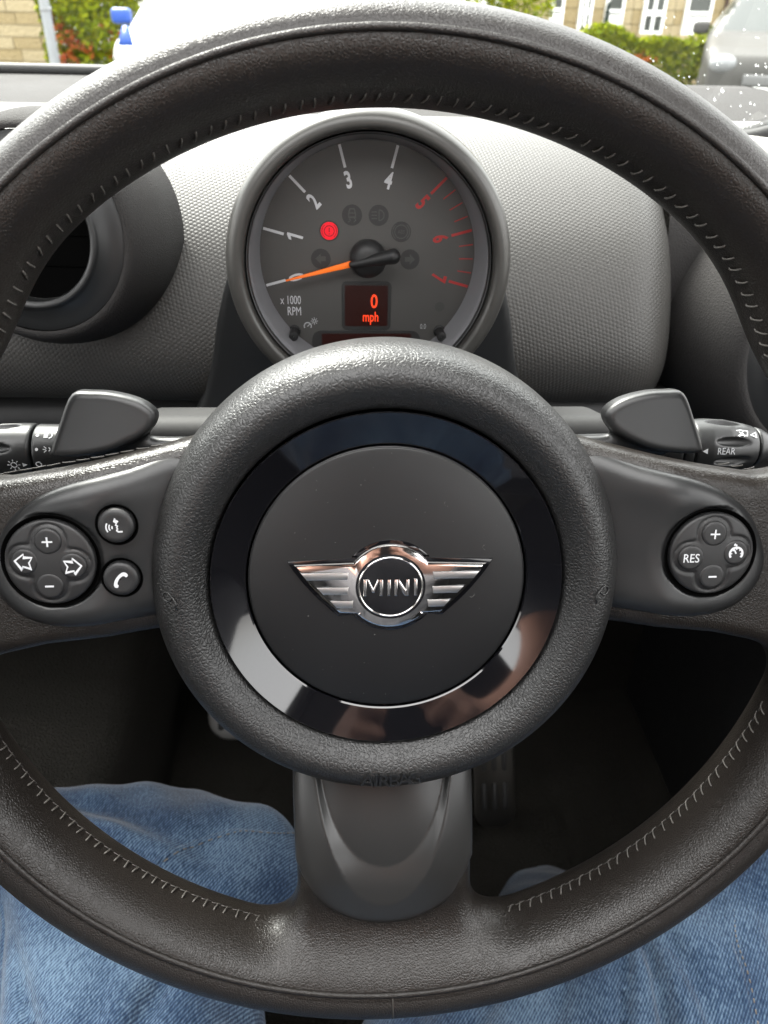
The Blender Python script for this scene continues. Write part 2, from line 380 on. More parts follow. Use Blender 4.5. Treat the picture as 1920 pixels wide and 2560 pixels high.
link('seat_cushion', bevel(mesh(*box(-260, 260, -640, -60, 420, 600), False), .06, 5), 'soft_black', seat)
link('backrest', bevel(mesh(*box(-260, 260, -800, -640, 450, 1180), False), .06, 5), 'soft_black', seat)

# ------------------------------------------------------------------ dashboard
dash = root('dashboard', Matrix(), 'black dashboard with hexagon-grained hump behind the round rev counter', 'dashboard')
def sheet(xs, prof, fn, uvscale=1):
    """a skin over the plan line xs and the side profile prof; fn bends each point; UVs are metres along the skin"""
    V = []; U = []; F = []; s = 0; prof = np.asarray(prof, float)
    L = np.concatenate([[0], np.cumsum(np.linalg.norm(np.diff(prof, axis=0), axis=1))])
    for j, (y, z) in enumerate(prof):
        for i, x in enumerate(xs): V.append(fn(x, y, z)); U.append((x * .001, L[j] * .001))
    n = len(xs)
    for j in range(len(prof) - 1):
        for i in range(n - 1): F.append((j * n + i, j * n + i + 1, (j + 1) * n + i + 1, (j + 1) * n + i))
    return V, F, U
VENT_L = (-176, 190, 1118); VENT_R = (302, 215, 1050)
def hump(x, y, z):
    # the skin rolls back at its right end and sinks round the left-hand vent
    t = np.clip((x - 150) / 62, 0, 1); y2 = y + 70 * t ** 3; z2 = z - 9 * t ** 2 - 22 * t ** 4
    t = np.clip((-x - 60) / 160, 0, 1); z2 = z2 + 4 * t
    return (x if x < 205 else 205 + (x - 205) * .3, y2, z2)
prof = spline([(272, 992), (250, 997), (233, 1007), (222, 1022), (218, 1042), (227, 1070), (246, 1099), (271, 1121), (302, 1139), (337, 1151), (375, 1155), (400, 1150), (420, 1140)], 5, False)
V, F, U = sheet(np.linspace(-420, 212, 120), prof, hump)
link('hexagon_panel', mesh(V, F, uv=U), 'dash_hex', dash)
# the flat top towards the windscreen
V, F, U = sheet(np.linspace(-1000, 436, 30), [(405, 1128), (430, 1138), (500, 1144), (600, 1149), (690, 1153), (740, 1152), (745, 1090)], lambda x, y, z: (x, y, z))
link('dash_top', mesh(V, F, uv=U), 'dash_grain', dash)
# the passenger half and the far end by the door
V, F, U = sheet(np.linspace(-1000, -400, 20), spline([(262, 900), (250, 1000), (262, 1080), (300, 1128), (360, 1142), (430, 1140)], 4, False), lambda x, y, z: (x, y, z))
link('passenger_panel', mesh(V, F, uv=U), 'dash_grain', dash)
V, F, U = sheet(np.linspace(196, 436, 28), spline([(300, 930), (286, 985), (278, 1040), (282, 1090), (300, 1125), (340, 1142), (420, 1146)], 5, False), lambda x, y, z: (x, y - 25 * np.clip((x - 230) / 120, 0, 1), z))
link('end_panel', mesh(V, F, uv=U), 'dash_grain', dash)
# lower trim under the hump
link('lower_panel', bevel(mesh(*box(-990, 430, 262, 330, 800, 996), False), .02), 'soft_black', dash)

link('pillar_trim', bevel(mesh(*box(246, 440, 322, 430, 1080, 1151), False), .014, 4), 'trim_pale', dash)
# round air vents
def vent(pos, tilt, yaw, label, hx):
    m = Matrix.Translation(Vector(pos) * mm) @ Matrix.Rotation(R(yaw), 4, 'Z') @ Matrix.Rotation(R(90 - tilt), 4, 'X')
    o = root('air_vent', m @ Matrix.Scale(hx, 4), label, 'air vent', 'round air vents of the dashboard')
    link('vent_surround', mesh(*lathe([(70, -8), (73, -8), (77, -12), (82, -24), (86, -42), (88, -60), (89, -95)], 96, 4)), 'dash_grain', o)
    link('vent_ring', mesh(*lathe([(46.5, -40), (46.5, -8), (47, -2), (49, 0), (51.5, 0), (54, -2.5), (60, -6), (68, -9), (70, -12), (70, -30)], 96, 4)), 'satin_black', o)
    link('vent_drum', mesh(*lathe([(.5, -17), (30, -17), (44, -16.5), (46.4, -15)], 64)), 'void_black', o)
    for k in (-22, 0, 22):
        w = math.sqrt(44 ** 2 - k * k)
        link('louvre', bevel(mesh(*box(-w, w, k - .5, k + .5, -16.6, -15.4), False), .0008, 2), 'void_black', o)
    link('vent_hub', mesh(*lathe([(8, -16), (8, -12), (6, -10.5), (.4, -10.2)], 32)), 'void_black', o)
    return o
vent(VENT_L, 10, -6, 'round black air vent beside the light switch stalk', .70)
vent(VENT_R, 8, 8, 'round black air vent beside the rear wiper stalk', 1.0)

# ------------------------------------------------------------------ steering wheel
wheel = root('steering_wheel', WHEEL, 'black leather steering wheel with round hub, winged badge and three spokes', 'steering wheel')
RR, RA, RB = 174.2, 13.8, 22.0      # rim: tube centre radius, half width, half depth
def rim_inner(phi):                 # thumb rests at ten and two
    d = lambda c: np.exp(-(((np.degrees(phi) - c + 180) % 360 - 180) / 10.) ** 2)
    return RA + 6.5 * (d(33) + d(147))
def rim_sd(p):
    rho = np.hypot(p[:, 0], p[:, 1]); phi = np.arctan2(p[:, 1], p[:, 0])
    a = np.where(rho < RR, rim_inner(phi), RA); qx, qz = (rho - RR), p[:, 2]
    k0 = np.sqrt((qx / a) ** 2 + (qz / RB) ** 2); k1 = np.sqrt((qx / a ** 2) ** 2 + (qz / RB ** 2) ** 2) + 1e-6
    return k0 * (k0 - 1) / k1
def rbox(p, c, h, r):
    q = np.abs(p - np.array(c)) - (np.array(h) - r)
    return np.linalg.norm(np.maximum(q, 0), axis=1) + np.minimum(q.max(1), 0) - r
arm_out = [(66, 54.5), (80, 51), (100, 46.5), (118, 42.8), (137, 39.8), (155, 41), (172, 50), (172, -38), (150, -28.5), (128, -23.5), (100, -20.5), (66, -18)]
def wheel_sd(p):
    d = rim_sd(p)
    ax = np.abs(p[:, 0]); d2 = poly_sd(ax, p[:, 1], arm_out) + 7; zc = -13 - 7 * np.clip((104 - ax) / 30, 0, 1)
    q = np.stack([np.maximum(d2, 0), np.maximum(np.abs(p[:, 2] - zc) - 3.5, 0)], 1)
    arm = np.linalg.norm(q, axis=1) + np.minimum(np.maximum(d2, np.abs(p[:, 2] - zc) - 3.5), 0) - 7
    d = smin(d, arm, 16)
    low = rbox(p - np.stack([0 * ax, 0 * ax, -9 * np.clip((p[:, 1] + 132) / 50, 0, 1)], 1), (-.5, -142, -8), (36.5, 30, 10), 8)
    return smin(d, low, 24)
rim = link('rim', mesh(*nets(wheel_sd, (-192, -192, -28), (192, 192, 28), 1.7)), 'leather', wheel)
def rim_point(phi, t, out=0):
    a = rim_inner(np.array([phi]))[0] if math.cos(t) < 0 else RA
    n = Vector((math.cos(t) / a, math.sin(t) / RB)).normalized()
    r, z = RR + a * math.cos(t) + n.x * out, RB * math.sin(t) + n.y * out
    er = Vector((math.cos(phi), math.sin(phi), 0))
    return er * r + Vector((0, 0, z)), er * n.x + Vector((0, 0, n.y)), Vector((-math.sin(phi), math.cos(phi), 0))
# outer leather strip and the raised seam where it meets the grip
V = []; F = []; n = 360; m = 14
seam_t = lambda ph: R(97 - 15 * math.sin(ph))
for i in range(n):
    ph = 2 * math.pi * i / n
    for j in range(m):
        t = seam_t(ph) + (R(-55) - seam_t(ph)) * j / (m - 1)
        V.append(rim_point(ph, t, -.1 if j in (0, m - 1) else .55)[0])
for i in range(n):
    for j in range(m - 1): F.append((i * m + j, i * m + j + 1, ((i + 1) % n) * m + j + 1, ((i + 1) % n) * m + j))
link('outer_strip', mesh(V, F), 'leather_smooth', wheel)
rng = np.random.RandomState(3)
for off, rad, nm in ((0.0, 1.15, 'seam'),):
    p = [rim_point(2 * math.pi * i / 720, seam_t(2 * math.pi * i / 720) + R(3), .55 + .12 * rng.rand())[0] for i in range(720)]
    link(nm, mesh(*tube(p, rad, 8, True)), 'leather_smooth', rim)
p = [rim_point(R(270) + dt, 0, 0)[0] for dt in (0,)]
link('joint', mesh(*tube([rim_point(R(270.6), t, .5)[0] for t in np.linspace(seam_t(R(270)), R(-50), 20)], .28, 6)), 'thread_light', rim)

# hand stitching along the inside of the rim
st = mesh(*tube(spline([(-.8, -2.5, -.5), (-.5, -1.6, .3), (0, 0, .5), (.5, 1.6, .3), (.8, 2.5, -.5)], 3, False), .38, 6))
st.materials.append(MATS['thread_light'])
st2 = mesh(*tube(spline([(-2.3, 1.8, -.3), (-1, 1.2, .25), (1, 1.6, .25), (2.3, 2.4, -.2)], 3, False), .24, 5)); st2.materials.append(MATS['thread'])
def stitches(a0, a1):
    k = int(abs(a1 - a0) / 360 * 2 * math.pi * 160 / 4.6)
    for i in range(k + 1):
        ph = R(a0 + (a1 - a0) * i / k + rng.uniform(-.15, .15)); t = R(175 - 11 * math.sin(ph) - (-6 if math.sin(ph) < 0 else 2))
        pt, nn, tg = rim_point(ph, t, .1); side = nn.cross(tg)
        M3 = Matrix((tg, side, nn)).transposed().to_4x4(); M3.translation = pt * mm
        o = link('stitch', st, None, rim); o.matrix_local = M3 @ Matrix.Rotation(R(rng.uniform(-10, 10)), 4, 'Z')
        if math.sin(ph) < 0:
            o = link('thread', st2, None, rim); o.matrix_local = M3
stitches(20, 160); stitches(200, 252); stitches(288, 340)
for s in (-1, 1):                        # running stitch along the top edge of each side spoke
    for x in np.arange(84 if s < 0 else 128, 142, 5.2):
        o = link('stitch', st2, None, rim); o.matrix_local = T(s * x, 50.2 - .17 * (x - 80), -12.6 - 5 * max(0, (104 - x) / 30)) @ Matrix.Rotation(R(-60), 4, 'X') @ Matrix.Rotation(R(rng.uniform(-8, 8)), 4, 'Z')

# round airbag cover
hub_prof = spline([(65.5, -16), (65.7, -6), (66.2, -2.4), (68.2, .4), (71.2, 3.4), (75.5, 5.4), (80, 4.6), (84.2, .6), (87.2, -6), (88.6, -15), (88.8, -28), (86, -48), (80, -62)], 6, False)
hub = link('airbag_cover', mesh(*lathe(hub_prof, 200)), 'hub_plastic', wheel)
link('hub_core', mesh(*lathe([(.5, -60), (80, -60), (60, -90), (45, -150), (.5, -152)], 64)), 'soft_black', wheel)
link('gloss_ring', sharp(mesh(*lathe([(65.1, -9), (65.1, -1.3), (64.7, -.9), (53.3, -6.1), (52.8, -6.6), (52.7, -12)], 200)), 20), 'piano_black', wheel)
link('centre_disc', mesh(*lathe(spline([(52.1, -14), (52.1, -7.8), (51.5, -6.6), (50.2, -6.0), (40, -4.9), (25, -4.2), (10, -3.9), (.3, -3.85)], 5, False), 160)), 'disc_black', wheel)
link('disc_gap', mesh(*lathe([(.5, -12), (65, -12)], 96)), 'void_black', wheel)
# AIRBAG moulded into the lower edge of the cover
def hub_at(ph, i):
    r, z = hub_prof[i]; a, b = hub_prof[i - 1], hub_prof[i + 1]; t = Vector((b[0] - a[0], b[1] - a[1])).normalized()
    n = Vector((-t.y, t.x)); n = -n if n.x < 0 and n.y < 0 else n
    er = Vector((math.cos(ph), math.sin(ph), 0)); return er * r + Vector((0, 0, z)), (er * n.x + Vector((0, 0, n.y))).normalized(), Vector((-math.sin(ph), math.cos(ph), 0))
ia = int(np.argmin(np.abs(hub_prof[:, 0] - 77.6) + 100 * (hub_prof[:, 1] < -20) + 100 * (hub_prof[:, 0] < 75.6)))
for ch, dx in zip('AIRBAG', (-9.6, -5.9, -2.2, 2.0, 6.3, 10.6)):
    p, nn, tg = hub_at(R(270.6) + dx / 87, ia); up = nn.cross(tg)
    M3 = Matrix((tg, up, nn)).transposed().to_4x4(); M3.translation = p * mm
    o = link('letter', mesh(*text(ch, 6.0, .9, 1.7), False), 'hub_plastic', hub); o.matrix_local = M3
for s, a in ((1, 0), (-1, 180)):         # small tear-seam marks
    i0 = int(np.argmin(np.abs(hub_prof[:, 0] - 79.5) + 100 * (hub_prof[:, 0] < 78)))
    p, nn, tg = hub_at(R(a), i0); up = nn.cross(tg); M3 = Matrix((tg, up, nn)).transposed().to_4x4(); M3.translation = p * mm
    q = np.concatenate([arc(0, 0, 1.7, 100, 440, 20), [(-.2, 2.6), (-2.2, 3.6), (-4.6, 3.4)]]) if s > 0 else np.concatenate([arc(0, 0, 1.7, 80, -260, 20), [(.2, 2.6), (2.2, 3.6), (4.6, 3.4)]])
    o = link('mould_mark', mesh(*tube([(x, y, .15) for x, y in q], .36, 6)), 'hub_plastic', hub); o.matrix_local = M3

# winged badge
badge = link('badge', None, None, wheel); badge.matrix_local = T(1.0, -.4, -3.9) @ Matrix.Diagonal((1.06, 1.04, 1, 1))
half = [(13.1, 9.1), (33.6, 8.5)] + [tuple(q) for q in spline([(33.6, 8.5), (30, 3.2), (24.6, -3.4), (17.9, -10)], 4, False)[1:]] + [(11.8, -10.3)]
ca = math.degrees(math.atan2(9.1, 13.1)); cb = math.degrees(math.atan2(-10.3, 11.8)); rc = 15.75
bout = list(arc(0, 0, rc, 180 - ca, ca, 24)) + half + list(arc(0, 0, rc, cb, -180 - cb, 24)) + [(-x, y) for x, y in half[::-1]]
bout = np.array(bout)
def grow(poly, d, r=1.2):
    e = np.roll(poly, -1, 0) - poly; L = np.linalg.norm(e, axis=1); poly = poly[L > 1e-6]; e = np.roll(poly, -1, 0) - poly; e /= np.linalg.norm(e, axis=1)[:, None]
    area = np.sum(poly[:, 0] * np.roll(poly[:, 1], -1) - np.roll(poly[:, 0], -1) * poly[:, 1]); s = 1 if area > 0 else -1
    nn = s * np.stack([e[:, 1], -e[:, 0]], 1); m = nn + np.roll(nn, 1, 0); k = np.maximum((m * m).sum(1), 1.2)[:, None]
    return poly + 2 * d * m / k, None
link('badge_recess', sharp(mesh(*prism(grow(bout, 1.6)[0], -3, .25, .25))), 'piano_black', badge)
link('wings', sharp(mesh(*prism(grow(bout, 0)[0], -2, 1.5, .7)), 25), 'chrome', badge)
for s in (1, -1):
    for y0, y1, x0, xa, xb in ((2.9, 5.6, 15.0, 29.2, 31.2), (-2.6, .1, 15.0, 23.6, 25.9), (-7.8, -5.1, 13.4, 19.0, 21.2)):
        q = np.array([(x0, y0), (xa, y0), (xb, y1), (x0 - .3, y1)]) * [s, 1]
        link('feather', sharp(mesh(*prism(q, 1.2, 1.75, .22)), 25), 'satin_metal', badge)
        link('feather_edge', mesh(*prism(np.array([(x0, y1 + .0), (xb, y1 + .0), (xb + .3, y1 + .35), (x0 + 5, y1 + .1)]) * [s, 1], 1.2, 1.62, .1)), 'piano_black', badge)
link('roundel', sharp(mesh(*lathe([(.3, 1.75), (8, 1.7), (10.9, 1.55), (12.3, 1.5), (12.4, 1.2)], 96))), 'piano_black', badge)
link('roundel_ring', mesh(*lathe([(10.75, 1.4), (10.8, 1.85), (11.1, 2.05), (11.45, 1.85), (11.5, 1.4)], 96)), 'chrome', badge)
def letter(poly_list, x):
    parts = [prism(np.array(q) + [x, 0], 1.6, 2.35, .28) for q in poly_list]
    link('letter', sharp(mesh(*join(*parts)), 25), 'chrome', badge)
h = 3.2; w = 1.3
I_ = [[(-w / 2, -h), (w / 2, -h), (w / 2, h), (-w / 2, h)]]
M_ = [[(-3.5, -h), (-2.2, -h), (-2.2, h), (-3.5, h)], [(2.2, -h), (3.5, -h), (3.5, h), (2.2, h)], [(-2.4, h), (-.55, -1.9), (.55, -1.9), (2.4, h), (1.5, h), (0, -.3), (-1.5, h)][:]]
N_ = [[(-2.7, -h), (-1.4, -h), (-1.4, h), (-2.7, h)], [(1.4, -h), (2.7, -h), (2.7, h), (1.4, h)], [(-1.6, h), (-1.0, h), (1.6, -1.2), (1.6, -h), (1.0, -h), (-1.6, 1.2)]]
letter(M_, -6.1); letter(I_, -.55); letter(N_, 3.9); letter(I_, 8.75)

# plastic trim of the two side spokes
pad_out = spline([(70, 48.5), (92, 44.2), (112, 39.6), (125, 34), (136, 24.5), (142.5, 10), (140.5, -2), (131, -10.5), (117, -13.8), (98, -12.4), (70, -9), (66, 20)], 5)
def pad_sd(p):
    d2 = poly_sd(p[:, 0], p[:, 1], pad_out)
    r = np.hypot(p[:, 0] - 118.8, p[:, 1] - 13)
    s = lambda a, b, x: (lambda t: t * t * (3 - 2 * t))(np.clip((x - a) / (b - a), 0, 1))
    zt = 4.5 - 5.5 * np.exp(np.minimum(d2, 0) / 3.2)
    # a hollow that narrows towards the hub, as deep as the keys are round
    k = np.exp(-((p[:, 1] - 13 - .12 * (118 - p[:, 0])) / 19) ** 4) * s(70, 100, p[:, 0])
    zt = zt - 13 * (1 - s(66, 108, p[:, 0]))
    zt = zt - 2.6 * k * (1 - s(17, 24, r) * .25)
    zt = np.where(r < 17.6, np.minimum(zt, .8), zt)
    return smax(smax(p[:, 2] - zt, d2, 1.2), -16 - p[:, 2], .5)
PV, PF = nets(pad_sd, (62, -18, -18), (146, 53, 8), 1.0)
def key_base(flip):
    def sd(p):
        r = np.hypot(p[:, 0], p[:, 1]); zt = 3.4 - 1.6 * (r / 15.4) ** 2
        cl = r - 5.0
        for dx, dy in ((8.2, .9 * flip), (-8.2, -.9 * flip), (-.5 * flip, 8.2), (.5 * flip, -8.2)): cl = smin(cl, np.hypot(p[:, 0] - dx, p[:, 1] - dy) - 6.1, 2.5)
        zt = zt - .55 * np.exp(-(cl / .55) ** 2) - .25 * (cl < 0)
        return smax(smax(p[:, 2] - zt, r - 15.6, 1.0), -3 - p[:, 2], .3)
    return nets(sd, (-17, -17, -4), (17, 17, 5), .55)
arrow = np.array([(3.1, 0), (.3, 3.0), (.3, 1.65), (-2.6, 2.1), (-1.7, 0), (-2.6, -2.1), (.3, -1.65), (.3, -3.0)])
for s in (1, -1):
    v = PV * [s, 1, 1]; f = PF if s > 0 else PF[:, ::-1]
    pad = link('spoke_trim', mesh(v, f), 'satin_black', wheel)
    cx = 118.6 * s - (.5 if s < 0 else 0)
    link('key_well', mesh(*lathe([(.5, .3), (16.4, .3), (16.9, 1.6), (17.3, 1.6)], 72)), 'void_black', pad).matrix_local = T(cx, 13, 1.0)
    kb = link('key_cluster', mesh(*key_base(s)), 'soft_black', wheel); kb.matrix_local = T(cx, 13, 2.0)
    for nm, dx, dy in (('right', 8.2, .9 * s), ('left', -8.2, -.9 * s), ('up', -.5 * s, 8.2), ('down', .5 * s, -8.2)):
        link('key', mesh(*lathe([(4.75, 1.2), (4.75, 2.7), (4.4, 3.15), (3.6, 3.25), (.2, 3.1)], 40)), 'soft_black', kb).matrix_local = T(dx, dy, 0)
        z = 3.28
        if nm == 'up': g = join(ribbon([(-1.75, 0), (0, 0), (1.75, 0)], .55, z), ribbon([(0, -1.75), (0, 0), (0, 1.75)], .55, z + .01))
        elif nm == 'down': g = ribbon([(-1.5, 0), (0, 0), (1.5, 0)], .6, z)
        elif s < 0: g = ribbon(arrow * ([1, 1] if nm == 'right' else [-1, 1]), .5, z, closed=True); g = shift(g, rot=Matrix.Rotation(R(4 if nm == 'right' else -10), 4, 'Z'))
        elif nm == 'left': g = shift(text('RES', 3.3, .85, .15), 0, 0, z + .05)
        else:
            g = join(ribbon(arc(0, -.2, 2.35, -38, 218, 24), .75, z), ribbon([(0, -.2), (-.5, .7), (-.9, 1.4)], .5, z), ribbon([(-1.2, 3.2), (-.6, 3.1), (0, 3.0)], .55, z + .01), shift(ribbon([(-.9, 3.6), (-.5, 3.1), (-.1, 2.6)], .5, z), 0, 0, .02), *[ribbon([(2.0 * math.cos(R(a)), -.2 + 2.0 * math.sin(R(a))), (1.75 * math.cos(R(a)), -.2 + 1.75 * math.sin(R(a))), (1.5 * math.cos(R(a)), -.2 + 1.5 * math.sin(R(a)))], .4, z + .01) for a in (0, 45, 90, 135, 180)])
        link('key_symbol', mesh(*g, False), 'print_white', kb).matrix_local = T(dx, dy, 0)
    if s < 0:
        for x, y, sym in ((-95.0, 26.5, 'voice'), (-95.0, 6.9, 'phone')):
            link('key_well', mesh(*lathe([(.5, .3), (6.7, .3), (7.1, 1.7), (7.5, 1.7)], 48)), 'void_black', pad).matrix_local = T(x, y, 1.4)
            b = link('round_key', mesh(*lathe(spline([(6.2, -1), (6.2, 2.2), (5.7, 3.1), (4.6, 3.5), (3, 3.45), (.2, 3.35)], 4, False), 48)), 'soft_black', wheel); b.matrix_local = T(x, y, 1.7)
            z = 3.52
            if sym == 'phone': g = shift(prism(spline([(-2.2, -2.6), (-1.2, -3.0), (-.7, -2.2), (-1.1, -1.5), (-.3, .3), (1.3, 1.5), (2.1, .9), (2.8, 1.6), (2.1, 2.6), (.6, 2.5), (-1.2, .8), (-2.2, -1.2)], 3), z, z + .15), 0, 0, 0)
            else: g = join(ribbon([(.2, 2.9), (-.3, 1.9), (.6, 1.2), (.2, .5), (.9, .2), (.5, -.3), (.8, -.8), (.4, -1.4), (1.0, -1.9), (2.4, -1.8)], .5, z), ribbon([(.2, 2.2), (.7, 2.0), (1.1, 1.6)], .6, z + .02), *[ribbon(arc(-.2 , -.3, r, 150, 215, 7), .42, z) for r in (.9, 1.9, 2.9)])
            link('key_symbol', mesh(*g, False), 'print_white', b)

# bottom spoke cover with its crescent
bs_out = np.array([(-38.4, -60), (-38.2, -95), (-37.4, -121)] + [tuple(q) for q in spline([(-37.4, -121), (-29.5, -135.8), (-16, -143.6), (-.5, -146.2), (15, -143.8), (28.5, -136.4), (36.4, -121.5)], 5, False)[1:-1]] + [(36.4, -121.5), (36.4, -95), (36.4, -60)])
cr_in = arc(-1, -70, 27.5, 180, 360, 40, ry=53.5); cr_out = arc(-1, -66, 28.5, 180, 360, 40, ry=71)
def low_sd(p):
    x, y, z = p.T; d2 = poly_sd(x, y, bs_out)
    zt = 6.0 - 9.0 * (np.abs(x + 1) / 38) ** 2.4 - 1.8 * np.exp(np.minimum(d2, 0) / 1.3) - 15 * np.clip((y + 128) / 50, 0, 1) ** 1.6 + 1.5
    di = np.sqrt(((x + 1) / 27.2) ** 2 + ((y + 70) / 51) ** 2); do = np.sqrt(((x + 1) / 28.8) ** 2 + ((y + 66) / 70) ** 2)
    t = np.clip((di - 1) / np.maximum(di - do, .04) * (y < -70), 0, 1)      # 0 at the inner arc, 1 at the outer arc
    inside = 1 / (1 + np.exp((do - 1) * 110)) * (y < -66)
    zt = zt - 4.2 * (1 - np.clip(t, 0, 1)) * inside
    return smax(smax(z - zt, d2, .8), -22 - z, .5)
link('lower_spoke_trim', mesh(*nets(low_sd, (-41, -150, -24), (40, -58, 12), .75)), 'satin_grey', wheel)

# shift paddles behind the side spokes
pd = spline([(115, 68.6), (108, 69.6), (100, 69), (91, 66.4), (85.6, 62.2), (85.6, 58), (89, 53.8), (96, 50), (104, 47), (114, 45.4), (123.5, 45.4), (124.6, 47.5), (120.4, 58)], 4)
def pad2_sd(p):
    d2 = poly_sd(p[:, 0], p[:, 1], pd); zt = 1.2 - .0016 * (p[:, 0] - 104) ** 2 - .12 * (p[:, 1] - 57) * .35
    q = smax(d2, np.abs(p[:, 2] - (zt - 5)) - 5, 3.2)
    st_ = rbox(p, (82, 44, -9), (30, 7, 4), 3)
    return smin(q, st_, 5)
QV, QF = nets(pad2_sd, (48, 30, -20), (130, 74, 8), .9)
for s in (1, -1):
    link('shift_paddle', mesh(QV * [s, 1, 1], QF if s > 0 else QF[:, ::-1]), 'satin_black', wheel).matrix_local = T(-.5 if s > 0 else -.5, -.5, -24)

# ------------------------------------------------------------------ column shroud and stalks
col = root('steering_column', WHEEL, 'black plastic steering column shroud behind the wheel hub', 'steering column')
def shroud_sd(p):
    return smin(rbox(p, (0, -2, -112), (62, 52, 40), 22), rbox(p, (0, 36, -100), (112, 14, 22), 9), 14)
link('shroud', mesh(*nets(shroud_sd, (-120, -64, -160), (120, 70, -64), 3.)), 'matte_black', col)

def stalk_body(profile, dents):
    pr = np.asarray(profile, float)
    def sd(p):
        r = np.interp(p[:, 0], pr[:, 0], pr[:, 1]); q = np.hypot(p[:, 1], p[:, 2])
        d = smax((q - r) * .93, np.abs(p[:, 0] - (pr[0, 0] + pr[-1, 0]) / 2) - (pr[-1, 0] - pr[0, 0]) / 2, 1.5)
        for (x, a, L, wd, dep) in dents:
            cy, cz = math.sin(R(a)), math.cos(R(a)); rr = np.interp(x, pr[:, 0], pr[:, 1])
            u = p[:, 1] * cy + p[:, 2] * cz; v = p[:, 1] * cz - p[:, 2] * cy
            e = np.sqrt(((p[:, 0] - x) / L) ** 2 + (v / wd) ** 2 + ((u - rr) / dep) ** 2) - 1
            d = smax(d, -e * dep, .5)
        return d
    return nets(sd, (pr[0, 0] - 2, -16, -16), (pr[-1, 0] + 2, 16, 16), .8)
def stalk(s, label, name):
    o = root(name, WHEEL @ (T(108.6, 38.6, -68) @ Matrix.Scale(.9, 4) if s > 0 else T(-120.5, 39.2, -66) @ Matrix.Scale(.85, 4)), label, 'stalk')
    fx = lambda part: mesh(np.asarray(part[0]) * [s, 1, 1], part[1] if s > 0 else [q[::-1] for q in part[1]])
    return o, fx
def put_print(o, part, x, a, r, s, mat='print_white'):
    m = Matrix.Rotation(R(-a), 4, 'X'); q = link('printed_symbol', mesh(*part, False), mat, o); q.matrix_local = T(s * x, 0, 0) @ m @ T(0, 0, r); return q
o, fx = stalk(1, 'black wiper stalk printed REAR with scalloped twist grip', 'wiper_stalk')
link('stem', fx(stalk_body([(-40, 6), (0, 7), (14, 12), (26, 13)], [])), 'satin_black', o)
link('collar', fx(stalk_body([(26.6, 12.6), (31.5, 13.2)], [])), 'satin_black', o)
g = link('twist_grip', fx(stalk_body([(32.3, 13.5), (40, 14), (50, 13.4), (60, 11.4), (65, 10)], [(52, 21, 11, 2.4, 2.6), (52, -22, 11, 2.4, 2.6), (50, 72, 11, 2.6, 2.6)])), 'satin_black', o)
link('tip', fx(stalk_body([(65.4, 10), (69, 8.8), (73, 6.5), (75, 4)], [])), 'satin_black', o)
put_print(o, text('REAR', 3.2, .8, .12), 46, 2, 13.85, 1)
put_print(o, prism([(-1.4, 0), (1.0, 1.3), (1.0, -1.3)], 0, .12), 35.6, 2, 13.95, 1)
put_print(o, join(ribbon([(-3, -1.2), (-3.6, 1.4), (0, 2.0), (3.6, 1.4), (3, -1.2), (0, -.7)], .5, 0, .12, True), ribbon([(-1, -1.6), (0, .4), (1.4, 1.2)], .45, .02, .12), ribbon([(1.6, -1.8), (1.2, 0), (-.8, 1.1)], .4, .03, .12)), 54, 40, 12.75, 1)
put_print(o, ribbon([(-1.4, 0), (1.2, 1.3), (1.2, -1.3)], .45, 0, .12, True), 61, 40, 11.4, 1)
o, fx = stalk(-1, 'black light switch stalk with printed lamp symbols', 'light_stalk')
link('stem', fx(stalk_body([(-40, 6), (0, 8), (8, 11.5), (14, 12.6), (28.6, 12.9)], [])), 'satin_black', o)
link('twist_grip', fx(stalk_body([(29.6, 13.2), (36, 13.4), (46, 13), (56, 11), (62, 9), (66, 6)], [(47, 14, 9, 2.6, 2.6), (45, -66, 9, 2.6, 2.6), (45, 76, 9, 2.6, 2.6)])), 'satin_black', o)
sunp = join(ribbon(arc(0, 0, 1.4, 0, 345, 16), .4, 0, .12, True), *[ribbon([(2.1 * math.cos(R(a)), 2.1 * math.sin(R(a))), (2.6 * math.cos(R(a)), 2.6 * math.sin(R(a))), (3.1 * math.cos(R(a)), 3.1 * math.sin(R(a)))], .4, 0, .12) for a in range(0, 360, 45)])
put_print(o, sunp, 37.3, -22, 13.3, -1)
put_print(o, prism([(1.2, 0), (-.9, 1.1), (-.9, -1.1)], 0, .12), 32.2, -22, 13.25, -1)
put_print(o, ribbon(arc(0, 0, 1.3, 0, 345, 16), .5, 0, .12, True), 25.6, -22, 12.85, -1)
for a in (12, 44): put_print(o, prism(arc(0, 0, .75, 0, 330, 12), 0, .12), 25.6, a, 12.85, -1)
put_print(o, join(*[ribbon([(-2.2, y), (-1, y), (-.1, y - .0)], .35, 0, .12) for y in (-1, -.3, .4, 1.1)], ribbon(arc(.2, 0, 1.6, -85, 85, 12), .4, 0, .12)), 20.4, 44, 12.75, -1)
put_print(o, join(*[ribbon([(-.7 * math.cos(R(a)), .7 * math.sin(R(a))), (-1.4 * math.cos(R(a)), 1.4 * math.sin(R(a))), (-2.2 * math.cos(R(a)), 2.2 * math.sin(R(a)))], .35, 0, .12) for a in (-40, 0, 40)], ribbon(arc(.4, 0, .8, -85, 85, 9), .4, 0, .12)), 20.4, 12, 12.75, -1)

